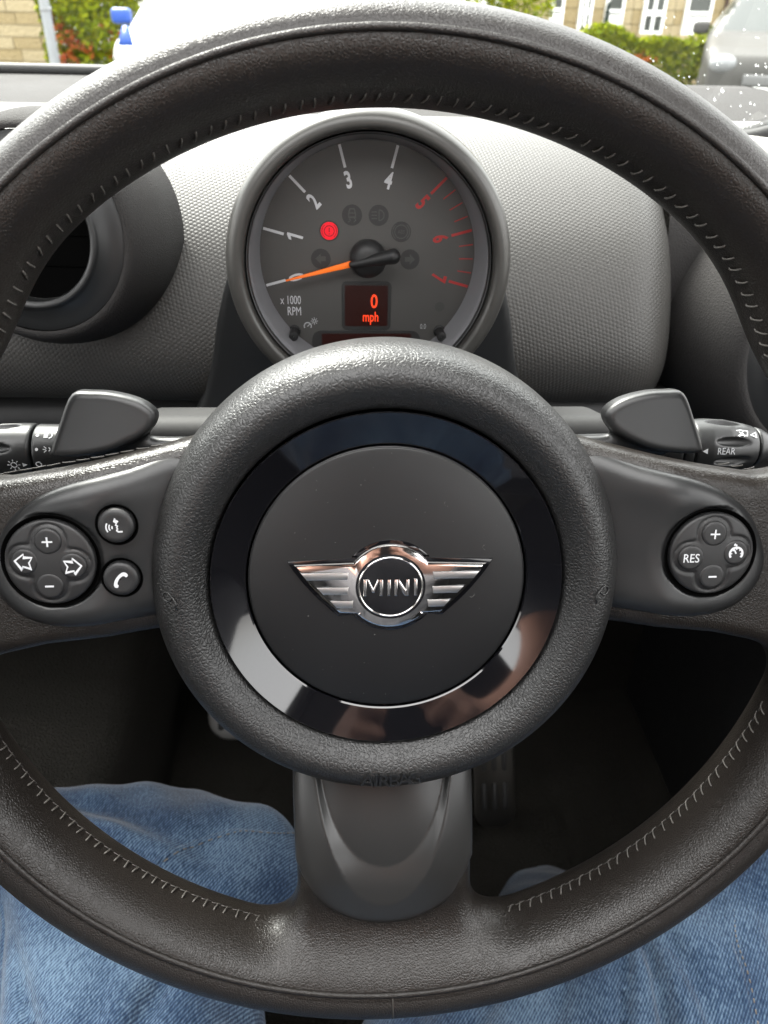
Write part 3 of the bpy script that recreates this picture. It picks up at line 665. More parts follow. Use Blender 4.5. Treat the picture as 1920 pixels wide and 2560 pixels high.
# ------------------------------------------------------------------ rev counter
TM = WHEEL @ T(-2.7, 114.6, -116) ; TACH = Matrix.Translation(TM.translation) @ Matrix.Rotation(R(90 - 4), 4, 'X') @ Matrix.Scale(1.02, 4)
tach = root('rev_counter', TACH, 'round rev counter with orange needle and red 0 mph display', 'gauge')
link('bezel', mesh(*lathe(spline([(57.2, -9), (57.6, -2.5), (58.3, .2), (60.2, 1.6), (63.2, .8), (65.6, -2.4), (66.6, -8), (66.4, -22), (64, -50), (58, -72)], 6, False), 160)), 'bezel', tach)
link('inner_ring', mesh(*lathe(spline([(57.1, -9.4), (57.0, -3.4), (56.6, -2.6), (56.0, -3.4), (55.8, -5)], 4, False), 160)), 'satin_black', tach)
link('tunnel_wall', mesh(*lathe([(56, -5), (55.2, -7), (52.6, -25), (52.4, -26.5)], 160)), 'dial_tunnel', tach)
FZ = -25.5
link('dial_face', mesh(*lathe([(.3, FZ), (20, FZ), (40, FZ), (53, FZ)], 128)), 'dial_face', tach)
link('back_shell', mesh(*lathe([(.5, -70), (58, -70)], 64)), 'soft_black', tach)
def on_dial(name, part, x, y, mat, rot=0, dz=.12, par=None):
    q = link(name, mesh(*part, False), mat, par or tach); q.matrix_local = T(x, y, FZ + dz) @ Matrix.Rotation(R(rot), 4, 'Z'); return q
for k in range(8):
    a = 195 - 30 * k; ca, sa = math.cos(R(a)), math.sin(R(a)); red = k > 4
    on_dial('tick', prism([(-5, -.62), (5, -.62), (5, .62), (-5, .62)], 0, .15), 47 * ca, 47 * sa, 'print_red' if red else 'print_white', a)
    on_dial('numeral', text(str(k), 7.8, .66, .15, off=.03) if k != 1 else prism([(.1, -3.9), (1.3, -3.9), (1.3, 3.9), (.3, 3.9), (-1.6, 2.5), (-1.6, 1.2), (.1, 2.1)], -.07, .08), 36.6 * ca, 36.6 * sa, 'print_red' if red else 'print_white', a - 90)
    if 5 <= k < 7:
        for j in (1, 2, 3):
            b = a - 7.5 * j; on_dial('small_tick', prism([(-3.4, -.25), (3.4, -.25), (3.4, .25), (-3.4, .25)], 0, .12), 48.4 * math.cos(R(b)), 48.4 * math.sin(R(b)), 'print_red', b)
lamps = [(-23, -.5, 'left'), (-18.7, 12.5, 'brake'), (-7.7, 19.8, 'skid'), (5, 19.8, 'lamp'), (16, 12.4, 'abs'), (20.6, -.5, 'right')]
arw = np.array([(2.6, 0), (0, 2.5), (0, 1.1), (-2.4, 1.1), (-2.4, -1.1), (0, -1.1), (0, -2.5)])
for x, y, nm in lamps:
    on = nm == 'brake'
    L = on_dial('warning_lamp', prism(arc(0, 0, 4.8, 0, 352, 40), 0, .12), x, y, 'lamp_off')
    if on: tag(L, 'red lit brake warning lamp')
    gm = 'lamp_red' if on else 'lamp_glyph'
    if nm in ('left', 'right'): g = prism(arw * ([1, 1] if nm == 'right' else [-1, 1]), .14, .22)
    elif on: g = join(prism(arc(0, 0, 4.1, 0, 352, 40), .14, .2))
    elif nm == 'abs': g = join(ribbon(arc(0, 0, 3.1, 0, 350, 24), .5, .14, .08, True), ribbon(arc(0, 0, 4.1, -50, 50, 10), .5, .14, .08), ribbon(arc(0, 0, 4.1, 130, 230, 10), .5, .14, .08), shift(text('ABS', 1.7, .8, .08), 0, 0, .18))
    elif nm == 'skid': g = join(ribbon([(-1.6, -1), (-1.6, 1), (-1, 2.8), (1, 2.8), (1.6, 1), (1.6, -1)], .6, .14, .08, True), ribbon([(-1.6, .9), (0, .9), (1.6, .9)], .5, .16, .08), *[ribbon([(sx, -1.6), (sx + .6, -2.4), (sx - .4, -3.2)], .5, .14, .08) for sx in (-1.4, 1.2)])
    else: g = join(ribbon(arc(.2, 0, 2.4, -90, 90, 12), .5, .14, .08), ribbon([(.2, -2.4), (.2, 0), (.2, 2.4)], .5, .14, .08), *[ribbon([(-3.4, yy), (-2.2, yy), (-.8, yy)], .45, .14, .08) for yy in (-1.5, 0, 1.5)])
    q = link('lamp_symbol', mesh(*g, False), gm, L)
    if on:
        g2 = join(ribbon(arc(0, 0, 2.4, 0, 350, 24), .45, .22, .05, True), ribbon([(0, 1.5), (0, .6), (0, -.5)], .55, .22, .05), ribbon([(0, -1.1), (0, -1.3), (0, -1.55)], .55, .22, .05), ribbon(arc(0, 0, 3.5, -52, 52, 12), .35, .22, .05), ribbon(arc(0, 0, 3.5, 128, 232, 12), .35, .22, .05))
        link('lamp_symbol', mesh(*g2, False), 'lamp_red_dark', L)
# needle
ndl = link('needle', sharp(mesh(*prism([(-41.5, -.35), (-41.5, .35), (-8, 1.5), (-8, -1.5)], 4.0, 5.2, .35))), 'orange', tach)
ndl.matrix_local = T(0, 0, FZ) @ Matrix.Rotation(R(14.2), 4, 'Z')
cap = link('needle_cap', mesh(*lathe(spline([(9.0, 0), (9.0, 2.5), (8.4, 5), (6.2, 7.6), (3, 9), (.2, 9.4)], 4, False), 64)), 'soft_black', tach); cap.matrix_local = T(0, 0, FZ)
def cap_sd(p):
    a = np.array([-8., 0, 6.2]); b = np.array([12., 0, 10.5]); d = b - a; t = np.clip(((p - a) @ d) / (d @ d), 0, 1)
    q = p - a - t[:, None] * d; q[:, 2] *= .8; return np.linalg.norm(q, axis=1) - (1.7 + 1.9 * t)
bal = link('counterweight', mesh(*nets(cap_sd, (-12, -5, 1), (17, 5, 16), .7)), 'soft_black', tach); bal.matrix_local = T(0, 0, FZ) @ Matrix.Rotation(R(14.2), 4, 'Z')
# small square display and the hidden lower one
on_dial('display_frame', prism(rrect(-12.4, 12.4, -12.2, 12.4, 2.6), 0, .2, .1), -.6, -23.6, 'lamp_off')
lcd = on_dial('display', prism(rrect(-10.8, 10.8, -10.2, 10.2, .5), 0, .12), -.6, -23.4, 'lcd', dz=.3)
link('display_text', mesh(*shift(text('0', 7.0, .78, .1, off=.012), 3.9, 2.4, .2), False), 'lcd_text', lcd)
link('display_text', mesh(*shift(text('mph', 5.2, .66, .1, off=.012), 2.2, -6.2, .2), False), 'lcd_text', lcd)
on_dial('display_frame', prism(rrect(-28, 28, -7, 7, 5), 0, .2, .1), -.4, -43.0, 'lamp_off')
on_dial('display', prism(rrect(-23, 23, -5.6, 5.6, .5), 0, .12), -.4, -43.2, 'lcd', dz=.3)
on_dial('lettering', text('x 1000', 4.2, .62, .12), -38.6, -20.6, 'print_white')
on_dial('lettering', text('RPM', 4.2, .62, .12), -36.9, -26.2, 'print_white')
on_dial('lettering', text('0.0', 2.6, .7, .12), 28.6, -33.8, 'print_grey')
on_dial('lettering', join(ribbon(arc(0, 0, 1.8, -30, 210, 14), .55, 0, .1), ribbon([(-.2, -.2), (.4, .4), (1, 1)], .45, .02, .1), *[ribbon([(3.4 + 1.0 * math.cos(R(a)), 2.6 + 1.0 * math.sin(R(a))), (3.4 + 1.4 * math.cos(R(a)), 2.6 + 1.4 * math.sin(R(a))), (3.4 + 1.8 * math.cos(R(a)), 2.6 + 1.8 * math.sin(R(a)))], .35, 0, .1) for a in range(0, 360, 45)], ribbon(arc(3.4, 2.6, .7, 0, 340, 10), .3, 0, .1, True)), -30.4, -33.8, 'print_grey')
on_dial('light_sensor', prism(arc(0, 0, 2.5, 0, 345, 24), 0, .08), 36.6, -23.6, 'lamp_glyph')
for x, y in ((-37.2, -36.4), (37.2, -36.4)):
    k = link('trip_knob', mesh(*lathe(spline([(3.2, -1), (3.1, .3), (2.6, .8), (2.3, 1), (2.3, 9), (2.0, 10), (.2, 10.2)], 3, False), 32)), 'soft_black', tach); k.matrix_local = T(x, y, FZ)
link('lens', mesh(*lathe([(.3, -6.2), (30, -6.25), (55.6, -6.6)], 128)), 'lens', tach).matrix_local = Matrix.Rotation(R(4.5), 4, 'X')
# the moulded pod the gauge stands in
pod = spline([(-52, 8), (-68, -6), (-79, -34), (-86, -62), (-93, -84), (-100, -118), (0, -126), (100, -118), (93, -84), (86, -62), (79, -34), (68, -6), (52, 8), (0, -10)], 5)
def pod_sd(p):
    x, y, z = p.T; d2 = poly_sd(x, y, pod); front = z + 40 + .20 * (y + 40) * -1 + 10 * (np.abs(x) / 80) ** 2
    shell_ = smax(smax(d2, front, 5), -z - 120, 4)
    hole = smax(np.hypot(x, y + 40) - 52, y - 0, 8) ; hole = np.maximum(hole, z * 0 + y - 5)
    inner = smax(poly_sd(x, y, pod * .93 + [0, -8]), -(z + 46), 6)
    return smax(shell_, -inner, 4)
link('pod', mesh(*nets(pod_sd, (-106, -132, -128), (106, 16, 0), 2.6)), 'satin_black', tach)

# ------------------------------------------------------------------ windscreen
ws = root('windscreen', Matrix(), 'car windscreen with rain drops above the dashboard', 'windscreen')
base = spline([(-1080, 430, 1150), (-960, 600, 1158), (-700, 690, 1160), (-360, 706, 1160), (0, 700, 1158), (150, 640, 1154), (215, 500, 1150), (240, 390, 1148), (262, 348, 1152), (300, 345, 1164), (360, 345, 1182), (430, 345, 1205)], 6, False)
def up(b, t):
    x0 = (b[0] + 350) / 715; e = abs(x0) ** 3
    return np.array([b[0] * (1 - .06 * t), b[1] + (190 + 20 * (1 - e) - b[1]) * t, b[2] + (1505 - b[2]) * t])
ks = np.linspace(0, 1, 13); V = [up(b, t) for t in ks for b in base]; nb = len(base)
F = [(j * nb + i, j * nb + i + 1, (j + 1) * nb + i + 1, (j + 1) * nb + i) for j in range(12) for i in range(nb - 1)]
link('glass_pane', mesh(V, F), 'glass', ws)
link('rubber_seal', mesh(*tube(base + [0, -4, -4], 6.5, 10)), 'rubber', ws)
link('cowl_strip', mesh(*tube(base + [0, 14, -8], 9, 10)), 'matte_black', ws)
for i, sgn in ((0, -1), (nb - 1, 1)):
    p = [up(base[i], t) + [30 * sgn, 0, 0] for t in np.linspace(-.05, 1, 8)]
    link('pillar', mesh(*tube(p, 34, 12)), 'headliner', ws)
# rain drops on the outside of the glass, by the driver's corner
rd = np.random.RandomState(8); parts = []
i0 = int(nb * .55)
for k in range(280):
    i = rd.randint(i0, nb - 1); f_ = rd.rand(); t = rd.rand() ** 1.3 * .30
    b = base[i] * (1 - f_) + base[min(i + 1, nb - 1)] * f_; p = up(b, t); n_ = np.cross(up(b, t + .02) - p, base[min(i + 1, nb - 1)] - base[i - 1]); n_ /= np.linalg.norm(n_); n_ = n_ if n_[1] > 0 else -n_
    r = rd.choice([.45, .65, .9, 1.4], p=[.45, .35, .15, .05]) * rd.uniform(.8, 1.2)
    bm = bmesh.new(); bmesh.ops.create_icosphere(bm, subdivisions=1, radius=1); vv = np.array([v.co[:] for v in bm.verts]); ff = [tuple(v.index for v in q.verts) for q in bm.faces]; bm.free()
    vv = vv * r; vv -= np.outer(vv @ n_, n_) * .45
    parts.append((vv + p + n_ * .6, ff))
link('rain_drops', mesh(*join(*parts)), 'water', ws, kind='stuff')

# ------------------------------------------------------------------ pedals
def pedal(name, cx, cy, cz, w, h, pitch, label, metal='aluminium'):
    o = root(name, Matrix.Translation(Vector((cx, cy, cz)) * mm) @ Matrix.Rotation(R(pitch), 4, 'X'), label, 'pedal')
    link('pad', sharp(mesh(*prism(rrect(-w, w, -h, h, w * .8, 8), -4, 4, 2))), metal, o)
    for k in range(3):
        for j in (-1, 1):
            link('rubber_stud', sharp(mesh(*prism(rrect(-w * .12, w * .12, -h * .26, h * .26, w * .1, 3), 3.5, 6.5, 1))), 'rubber', o).matrix_local = T((k - 1) * w * .5, j * h * .38, 0)
    link('lever', mesh(*tube([(0, h * .6, -5), (0, h * 1.5, -30), (0, h * 3, -60)], 8, 8)), 'matte_black', o)
    return o
pedal('brake_pedal', -160, 488, 436, 36, 34, 48, 'oval aluminium brake pedal with rubber ribs, half hidden behind the wheel hub')
pedal('accelerator_pedal', 168, 390, 420, 26, 62, 52, 'tall narrow accelerator pedal in the dark footwell', 'pedal_shaded')
mat_ = link('floor_mat', bevel(mesh(*box(-250, 270, 120, 420, 301, 308), False), .003), 'carpet', None, 'dark carpet mat on the floor under the pedals', 'floor mat')

# ------------------------------------------------------------------ the driver
def seg_sd(p, a, b, ra, rb, sc=(1, 1, 1)):
    a = np.array(a, float); b = np.array(b, float); s = 1 / np.array(sc); d = (b - a) * s
    q = (p - a) * s; t = np.clip((q @ d) / (d @ d), 0, 1); return np.linalg.norm(q - t[:, None] * d, axis=1) - (ra + (rb - ra) * t)
person = root('person', Matrix.Translation((0, -.5, .6)), 'driver in faded blue jeans sitting behind the wheel', 'person')
def folds(p):
    x, y, z = p.T
    w = 1.0 * np.sin(.085 * y + .05 * x + 1.5 * np.sin(.03 * x) + .02 * z) * np.exp(-((y - 60) / 90) ** 2)
    w += 1.3 * np.sin(.047 * x - .07 * y + 2 * np.sin(.021 * y)) + 1.0 * np.sin(.05 * y + .16 * x + 1.2 * np.sin(.05 * y))
    g = lambda u, s_: np.exp(-(u / s_) ** 2)
    for x0, sl, dp, sd_, y0, y1 in ((166, .12, 13, 5, -120, 40), (148, .35, 9, 4, -120, 25), (183, -.1, 6, 5, -120, 45), (112, .5, 4, 6, -120, 60), (-215, -.3, 9, 6, -150, 50), (-196, -.55, 6, 5, -150, 30), (-120, .35, 7, 6, -150, 20), (-150, .1, 4, 5, -150, -5), (70, .6, 6, 5, -120, 30), (30, .5, 5, 6, -120, 10), (240, .2, 5, 6, -120, 30)):   # pulled-in creases in the lap
        m = 1 / (1 + np.exp(-(y - y0) / 12)) / (1 + np.exp((y - y1) / 10)); w -= dp * m * g(x - x0 - sl * y, sd_)
    # a rolled fold over the bent left knee
    u = (y - 84) + .42 * (x + 160); w += 7 * g(u, 9) * (x < -60) * g(x + 190, 70) - 5 * g(u - 14, 8) * g(x + 190, 70)
    return w
def jeans_sd(p):
    L = seg_sd(p, (-105, -520, 640), (-165, 60, 705), 88, 68, (1.3, 1, 1)); L = smin(L, seg_sd(p, (-218, 100, 708), (-98, 84, 702), 58, 58), 25); L = smin(L, seg_sd(p, (-160, 90, 690), (-160, 285, 340), 62, 50, (1.35, 1, 1)), 35)
    Rr_ = seg_sd(p, (60, -520, 640), (196, -14, 668), 92, 84, (1.5, 1, 1)); Rr_ = smin(Rr_, seg_sd(p, (40, -520, 640), (58, -46, 658), 92, 80, (1.2, 1, 1)), 30); Rr_ = smin(Rr_, seg_sd(p, (112, -62, 655), (292, 52, 700), 64, 62), 30); Rr_ = smin(Rr_, seg_sd(p, (225, 10, 660), (215, 260, 340), 62, 48, (1.2, 1, 1)), 35)
    hip = seg_sd(p, (-80, -540, 650), (80, -540, 650), 110, 110)
    return smin(smin(L, hip, 50), smin(Rr_, hip, 50), 18) - folds(p)
def on_jeans(pts, k):
    q = spline(pts, 8, False)
    for _ in range(6):
        e = 2.; g = np.stack([(jeans_sd(q + np.eye(3)[i] * e) - jeans_sd(q - np.eye(3)[i] * e)) / (2 * e) for i in range(3)], 1); g /= np.linalg.norm(g, axis=1)[:, None] + 1e-6
        q = q - g * (jeans_sd(q) - k)[:, None]
    return q - np.array([0, -500, 600])
JV, JF = nets(jeans_sd, (-340, -680, 300), (380, 440, 800), 5.5, 2)
link('jeans', mesh(JV - np.array([0, -500, 600]), JF), 'denim', person)
simple('denim_seam', (.07, .11, .165), .9, bump=.6, bscale=900); simple('seam_thread', (.10, .085, .07), .8)
for pts in ([(-30, 118, 745), (-60, 100, 765), (-100, 88, 770), (-140, 60, 770), (-170, 20, 770)], [(222, 60, 760), (217, 30, 765), (212, 0, 760), (206, -40, 755), (200, -90, 750)], [(-232, 60, 750), (-222, 20, 750), (-212, -30, 750), (-205, -80, 740)]):
    link('leg_seam', mesh(*tube(on_jeans(pts, -2.3), 3.2, 8)), 'denim', person)
    q = on_jeans(pts, .7)
    for i in range(0, len(q) - 1): link('seam_stitch', mesh(*tube([q[i] * .72 + q[i + 1] * .28 + [4.4, 0, -.4], q[i] * .28 + q[i + 1] * .72 + [4.4, 0, -.4]], .4, 5)), 'seam_thread', person)


phone_m = Matrix(cam.matrix_world) @ T(16, -56, 8)
def chain(p, pts, k=6):
    d = None
    for (a, ra), (b, rb) in zip(pts[:-1], pts[1:]):
        q = seg_sd(p, a, b, ra, rb); d = q if d is None else smin(d, q, k)
    return d
pc = np.array(phone_m.to_3x3()); p0 = np.array(phone_m.translation) * 1000
ph = lambda x, y, z: tuple(p0 + pc @ np.array([x, y, z], float))      # phone frame: x right, y up, z to the driver, mm
def hand(s):
    """five bent fingers round one long edge of the phone"""
    X = lambda x, y, z: ph(s * x, y, z)
    out = [([(X(52, -62, 34), 20), (X(50, -34, 30), 19), (X(50, -12, 28), 16)], 10)]
    for j, (y, L) in enumerate(((4, 1.0), (-14, 1.08), (-32, 1.0), (-50, .85))):
        out.append(([(X(50, y - 6, 26), 10), (X(49, y, 2), 8.6), (X(44 - 4 * L, y + 2, -13), 8), (X(24 * (2 - L), y + 3, -15), 7)], 5))
    out.append(([(X(50, -40, 34), 13), (X(44, -20, 28), 10.5), (X(36, 2, 20), 9.5), (X(28, 20, 14), 8)], 6))
    return out
ELB = lambda s: (s * 255, -470, 985)
def body_sd(p):
    d = seg_sd(p, (0, -560, 650), (0, -610, 1010), 105, 120, (1.35, 1, 1)); d = smin(d, seg_sd(p, (-150, -625, 1095), (150, -625, 1095), 60, 60), 60)
    d = smin(d, seg_sd(p, (0, -615, 1110), (0, -590, 1230), 55, 52), 30); d = smin(d, seg_sd(p, (0, -585, 1290), (0, -570, 1330), 78, 86, (.9, 1.1, 1.15)), 25)
    d = smin(d, seg_sd(p, (0, -470, 1300), (0, -488, 1325), 10, 8), 12)
    for s in (-1, 1):
        d = smin(d, seg_sd(p, (s * 185, -620, 1085), ELB(s), 52, 42), 30)
        wr = ph(s * 54, -74, 36); d = smin(d, seg_sd(p, ELB(s), wr, 42, 25), 18)
        for pts, k in hand(s): d = smin(d, chain(p, pts, k), 7)
    return d
BV, BF = nets(body_sd, (-330, -760, 560), (330, -150, 1470), 7, 2)
link('body', mesh(BV - np.array([0, -500, 600]), BF), 'skin', person)
def jumper_sd(p):
    d = seg_sd(p, (0, -560, 640), (0, -610, 1010), 122, 134, (1.35, 1, 1)); d = smin(d, seg_sd(p, (-150, -625, 1095), (150, -625, 1095), 72, 72), 60)
    for s in (-1, 1):
        e = np.array(ELB(s)); w = np.array(ph(s * 54, -74, 36)); d = smin(d, seg_sd(p, (s * 185, -620, 1085), e, 66, 56), 30); d = smin(d, seg_sd(p, e, e + (w - e) * .35, 55, 48), 15)
    x, y, z = p.T
    return d - 2.5 * np.sin(.06 * z + .03 * x) - 2 * np.sin(.09 * x + .05 * y)
KV, KF = nets(jumper_sd, (-340, -780, 500), (340, -240, 1190), 12, 2)
link('jumper', mesh(KV - np.array([0, -500, 600]), KF), 'knit', person)
phone = root('mobile_phone', phone_m, 'dark mobile phone held up in both hands of the driver', 'phone')
link('case', sharp(mesh(*prism(rrect(-37, 37, -74, 74, 10), -4, 4, 2))), 'phone_case', phone)
link('lens_ring', mesh(*lathe([(8.5, -5.4), (8.5, -3), (6, -5.6), (8.5, -5.4)], 32)), 'piano_black', phone).matrix_local = T(-16, 40, 0)

# ------------------------------------------------------------------ outside: houses, hedges, post and parked cars
grained('stone', (.30, .235, .125), .9, 14, .6, .01, (.24, .185, .10), spec=.2)
grained('stone_pale', (.36, .30, .19), .9, 14, .6, .01, (.30, .24, .14), spec=.2)
simple('upvc', (.75, .75, .73), .4); simple('pane', (.05, .055, .05), .08, spec=.6)
simple('pipe', (.05, .025, .018), .5); simple('roof_slate', (.07, .07, .075), .7); simple('galvanised', (.22, .23, .24), .55, .2)
simple('paint_white', (.50, .51, .53), .3, coat=.4); simple('paint_blue', (.002, .045, .26), .4); simple('paint_grey', (.03, .0285, .025), .5, .1)
simple('car_glass', (.03, .035, .033), .1, spec=.35); simple('tyre', (.015, .013, .012), .8); simple('headlamp', (.16, .165, .17), .2); simple('car_trim', (.10, .10, .10), .5)
def leaf_mat(name, cols):
    m, n, l, p = nt(name); g = n.new('ShaderNodeNewGeometry'); cr = n.new('ShaderNodeValToRGB'); l.new(g.outputs['Random Per Island'], cr.inputs[0])
    e = cr.color_ramp.elements; e[0].color = (*cols[0], 1); e[1].color = (*cols[-1], 1)
    for i, c_ in enumerate(cols[1:-1]): e.new((i + 1) / (len(cols) - 1)).color = (*c_, 1)
    l.new(cr.outputs[0], p.inputs['Base Color']); p.inputs['Roughness'].default_value = 1; p.inputs['Specular IOR Level'].default_value = .08
leaf_mat('leaf', [(.08, .115, .003), (.15, .18, .004), (.20, .215, .005), (.11, .145, .004)])
leaf_mat('red_leaf', [(.22, .05, .012), (.26, .08, .015), (.18, .035, .012)])
def leaves(n, size, pick, seed):
    r = np.random.RandomState(seed); V = []; F = []
    for i in range(n):
        c_ = np.array(pick(r)); a = r.normal(size=3); a /= np.linalg.norm(a); b = np.cross(a, r.normal(size=3)); b /= np.linalg.norm(b); s_ = size * r.uniform(.6, 1.3)
        o_ = len(V); V += [c_ - a * s_, c_ + b * s_ * .5, c_ + a * s_, c_ - b * s_ * .5]; F.append((o_, o_ + 1, o_ + 2, o_ + 3))
    return V, F
def hedge(x0, x1, y0, y1, h_, label, n, seed, reds, zr=(.1, .6)):
    o = root('hedge', Matrix.Translation(((x0 + x1) / 2, (y0 + y1) / 2, 0)), label, 'hedge', 'hedges in front of the houses'); W2, D2 = (x1 - x0) / 2, (y1 - y0) / 2
    lump = lambda x: .88 + .07 * math.sin(x * 3.1 + seed) + .05 * math.sin(x * 7.3)
    def pick(r):
        x = r.uniform(-W2, W2); z = h_ * lump(x) * (1 - r.rand() ** 2 * .97); y = r.uniform(-D2, D2) if r.rand() < .35 else -D2 + abs(r.normal()) * .12 + .12 * math.sin(x * 4 + z * 5)
        return x, y, max(z, .03)
    link('foliage', mesh(*leaves(n, .05, pick, seed), False, 1), 'leaf', o)
    clumps = [(np.random.RandomState(seed + i).uniform(-W2 * .9, W2 * .9), np.random.RandomState(seed + 50 + i).uniform(zr[0], zr[1]) * h_) for i in range(reds)]
    def pr(r):
        x, z = clumps[r.randint(len(clumps))]; return x + r.normal() * .09, -D2 - .04 + abs(r.normal()) * .05, max(.05, z + r.normal() * .08)
    link('red_leaves', mesh(*leaves(reds * 45, .05, pr, seed + 1), False, 1), 'red_leaf', o)
    V = []; F = []
    for k in range(int((x1 - x0) / .35)):
        q = join((V, F), tube([(-W2 + .17 + .35 * k, 0, 0), (-W2 + .2 + .35 * k, .03, h_ * .4), (-W2 + .12 + .35 * k, -.04, h_ * .75)], [.025, .02, .008], 6)); V, F = q
    link('stems', mesh(V, F, True, 1), 'pipe', o)
hedge(3.1, 9.5, 12.6, 13.5, 1.06, 'clipped yellow-green hedge with orange leaves beside the grey car', 16000, 3, 9)
hedge(-4.05, -2.75, 12.2, 13.2, 1.75, 'tall yellow-green shrub hedge with red flowers behind the grey post', 9000, 11, 7, (.25, .6))
hedge(.6, 3.5, 14.6, 15.6, 1.75, 'green hedge between the houses and the white car', 5000, 21, 2)
# stone terrace with white windows
def bx(x0, x1, y0, y1, z0, z1): return box(x0 * 1000, x1 * 1000, y0 * 1000, y1 * 1000, z0 * 1000, z1 * 1000)
terr = root('terraced_house', Matrix.Translation((6, 17.2, 0)), 'yellow stone terrace with white framed windows behind the clipped hedge', 'house')
def hx(part): v = np.asarray(part[0], float) - np.array([6000, 17200, 0]); return v, part[1]
wins = [(4.08, 4.34, 1), (4.64, 4.90, 2), (5.15, 5.52, 1), (5.90, 6.34, 3), (6.73, 7.26, 1), (7.79, 8.40, 3), (8.9, 9.4, 1)]
zs, zt_ = .86, 2.15; xs = 3.3
link('wall', mesh(*hx(bx(3.2, 10.5, 17.42, 17.7, 0, 5.6)), False), 'stone', terr)
rs = np.random.RandomState(4); edges = [3.2] + [q for w_ in wins for q in w_[:2]] + [10.5]
for i in range(0, len(edges), 2):               # coursed blocks between the windows
    x0, x1 = edges[i], edges[i + 1]
    for k in range(8):
        z = .30 + k * .24; cut = [x0] + ([x0 + (x1 - x0) * rs.uniform(.35, .65)] if x1 - x0 > .3 else []) + [x1]
        for a, b in zip(cut[:-1], cut[1:]): link('stone_block', mesh(*hx(bx(a + .006, b - .006, 17.36, 17.43, z, z + .228)), False), rs.choice(['stone', 'stone_pale']), terr)
for x0, x1, kd in wins:
    link('window', mesh(*hx(join(bx(x0, x0 + .06, 17.28, 17.36, zs, zt_), bx(x1 - .05, x1, 17.28, 17.36, zs, zt_), bx(x0 + .06, x1 - .05, 17.28, 17.36, zs, zs + (.33 if kd == 1 else .05)), bx(x0 + .06, x1 - .05, 17.28, 17.36, 1.16, 1.25), bx(x0 + .06, x1 - .05, 17.28, 17.36, zt_ - .06, zt_), *([bx((x0 + x1) / 2 - .03, (x0 + x1) / 2 + .03, 17.285, 17.36, zs + .05, 1.16), bx((x0 + x1) / 2 - .03, (x0 + x1) / 2 + .03, 17.285, 17.36, 1.25, zt_ - .06)] if kd > 1 else []))), False), 'upvc', terr)
    w_ = terr.children[-1] if terr.children else terr
    link('pane', mesh(*hx(bx(x0 + .03, x1 - .03, 17.32, 17.34, zs + .02, zt_ - .02)), False), 'pane', terr)
    link('window_sill', mesh(*hx(bx(x0 - .05, x1 + .05, 17.22, 17.42, zs - .09, zs - .004)), False), 'stone_pale', terr)
link('drainpipe', mesh(*hx(tube([(7520, 17300, 0), (7520, 17300, 2500), (7520, 17300, 5500)], 38, 10))), 'pipe', terr)
link('roof', mesh(*hx(prism([(3000, 0), (10700, 0), (10700, 100), (3000, 100)], 0, 1)), False), 'roof_slate', terr).matrix_local = Matrix.Translation((0, 0, 0))
bpy.data.objects.remove(terr.children[-1] if False else [o_ for o_ in bpy.data.objects if o_.name.startswith('roof') and o_.parent == terr][0])
link('roof', mesh(*hx(([(3000, 17150, 5600), (10700, 17150, 5600), (10700, 20500, 7600), (3000, 20500, 7600), (3000, 17150, 5500), (10700, 17150, 5500), (10700, 20500, 7500), (3000, 20500, 7500)], [(0, 1, 2, 3), (7, 6, 5, 4), (0, 4, 5, 1), (1, 5, 6, 2), (2, 6, 7, 3), (3, 7, 4, 0)])), False), 'roof_slate', terr)
sh = root('conical_shrub', Matrix.Translation((5.02, 16.7, 0)), 'small dark pointed conifer against the terrace wall', 'shrub')
leaf_mat('dark_leaf', [(.012, .03, .022), (.02, .042, .03)])
def cone(r): z = r.rand() ** .8 * 1.3; a = r.uniform(0, 6.28); q = .13 * (1 - z / 1.34) * r.uniform(.7, 1.05); return q * math.cos(a), q * math.sin(a), z + .05
link('crown', mesh(*leaves(900, .035, cone, 5), False, 1), 'dark_leaf', sh); link('trunk', mesh(*tube([(0, 0, 0), (0, 0, .4), (0, 0, 1.2)], [.03, .025, .008], 6), True, 1), 'pipe', sh)
# garden wall of squared stone on the left
sw = root('stone_wall', Matrix.Translation((-7.2, 14.2, 0)), 'coursed yellow stone house wall beside the grey post', 'wall')
link('core', mesh(*shift(bx(-2.6, 2.62, .03, .4, 0, 3.2)), False), 'stone_pale', sw)
for k in range(11):
    x = -2.6 + (k % 2) * .2
    while x < 2.6:
        w_ = rs.uniform(.35, .7); x1 = min(x + w_, 2.6)
        if x1 - x > .05: link('stone_block', mesh(*bx(x + .006, x1 - .006, -.02 - rs.rand() * .02, .031, .03 + k * .165, .03 + k * .165 + .155), False), rs.choice(['stone', 'stone_pale']), sw)
        x = x1
post = root('post', Matrix.Translation((-3.28, 10.2, 0)), 'grey metal post beside the shrub with red flowers', 'post')
link('shaft', mesh(*lathe([(55, 0), (55, 3600), (45, 4200), (.1, 4210)], 24)), 'galvanised', post)
link('band', mesh(*lathe([(57, 1080), (60, 1085), (60, 1110), (57, 1115)], 24)), 'headlamp', post)
link('foot_plate', mesh(*box(-120, 120, -120, 120, 0, 15), False), 'galvanised', post)

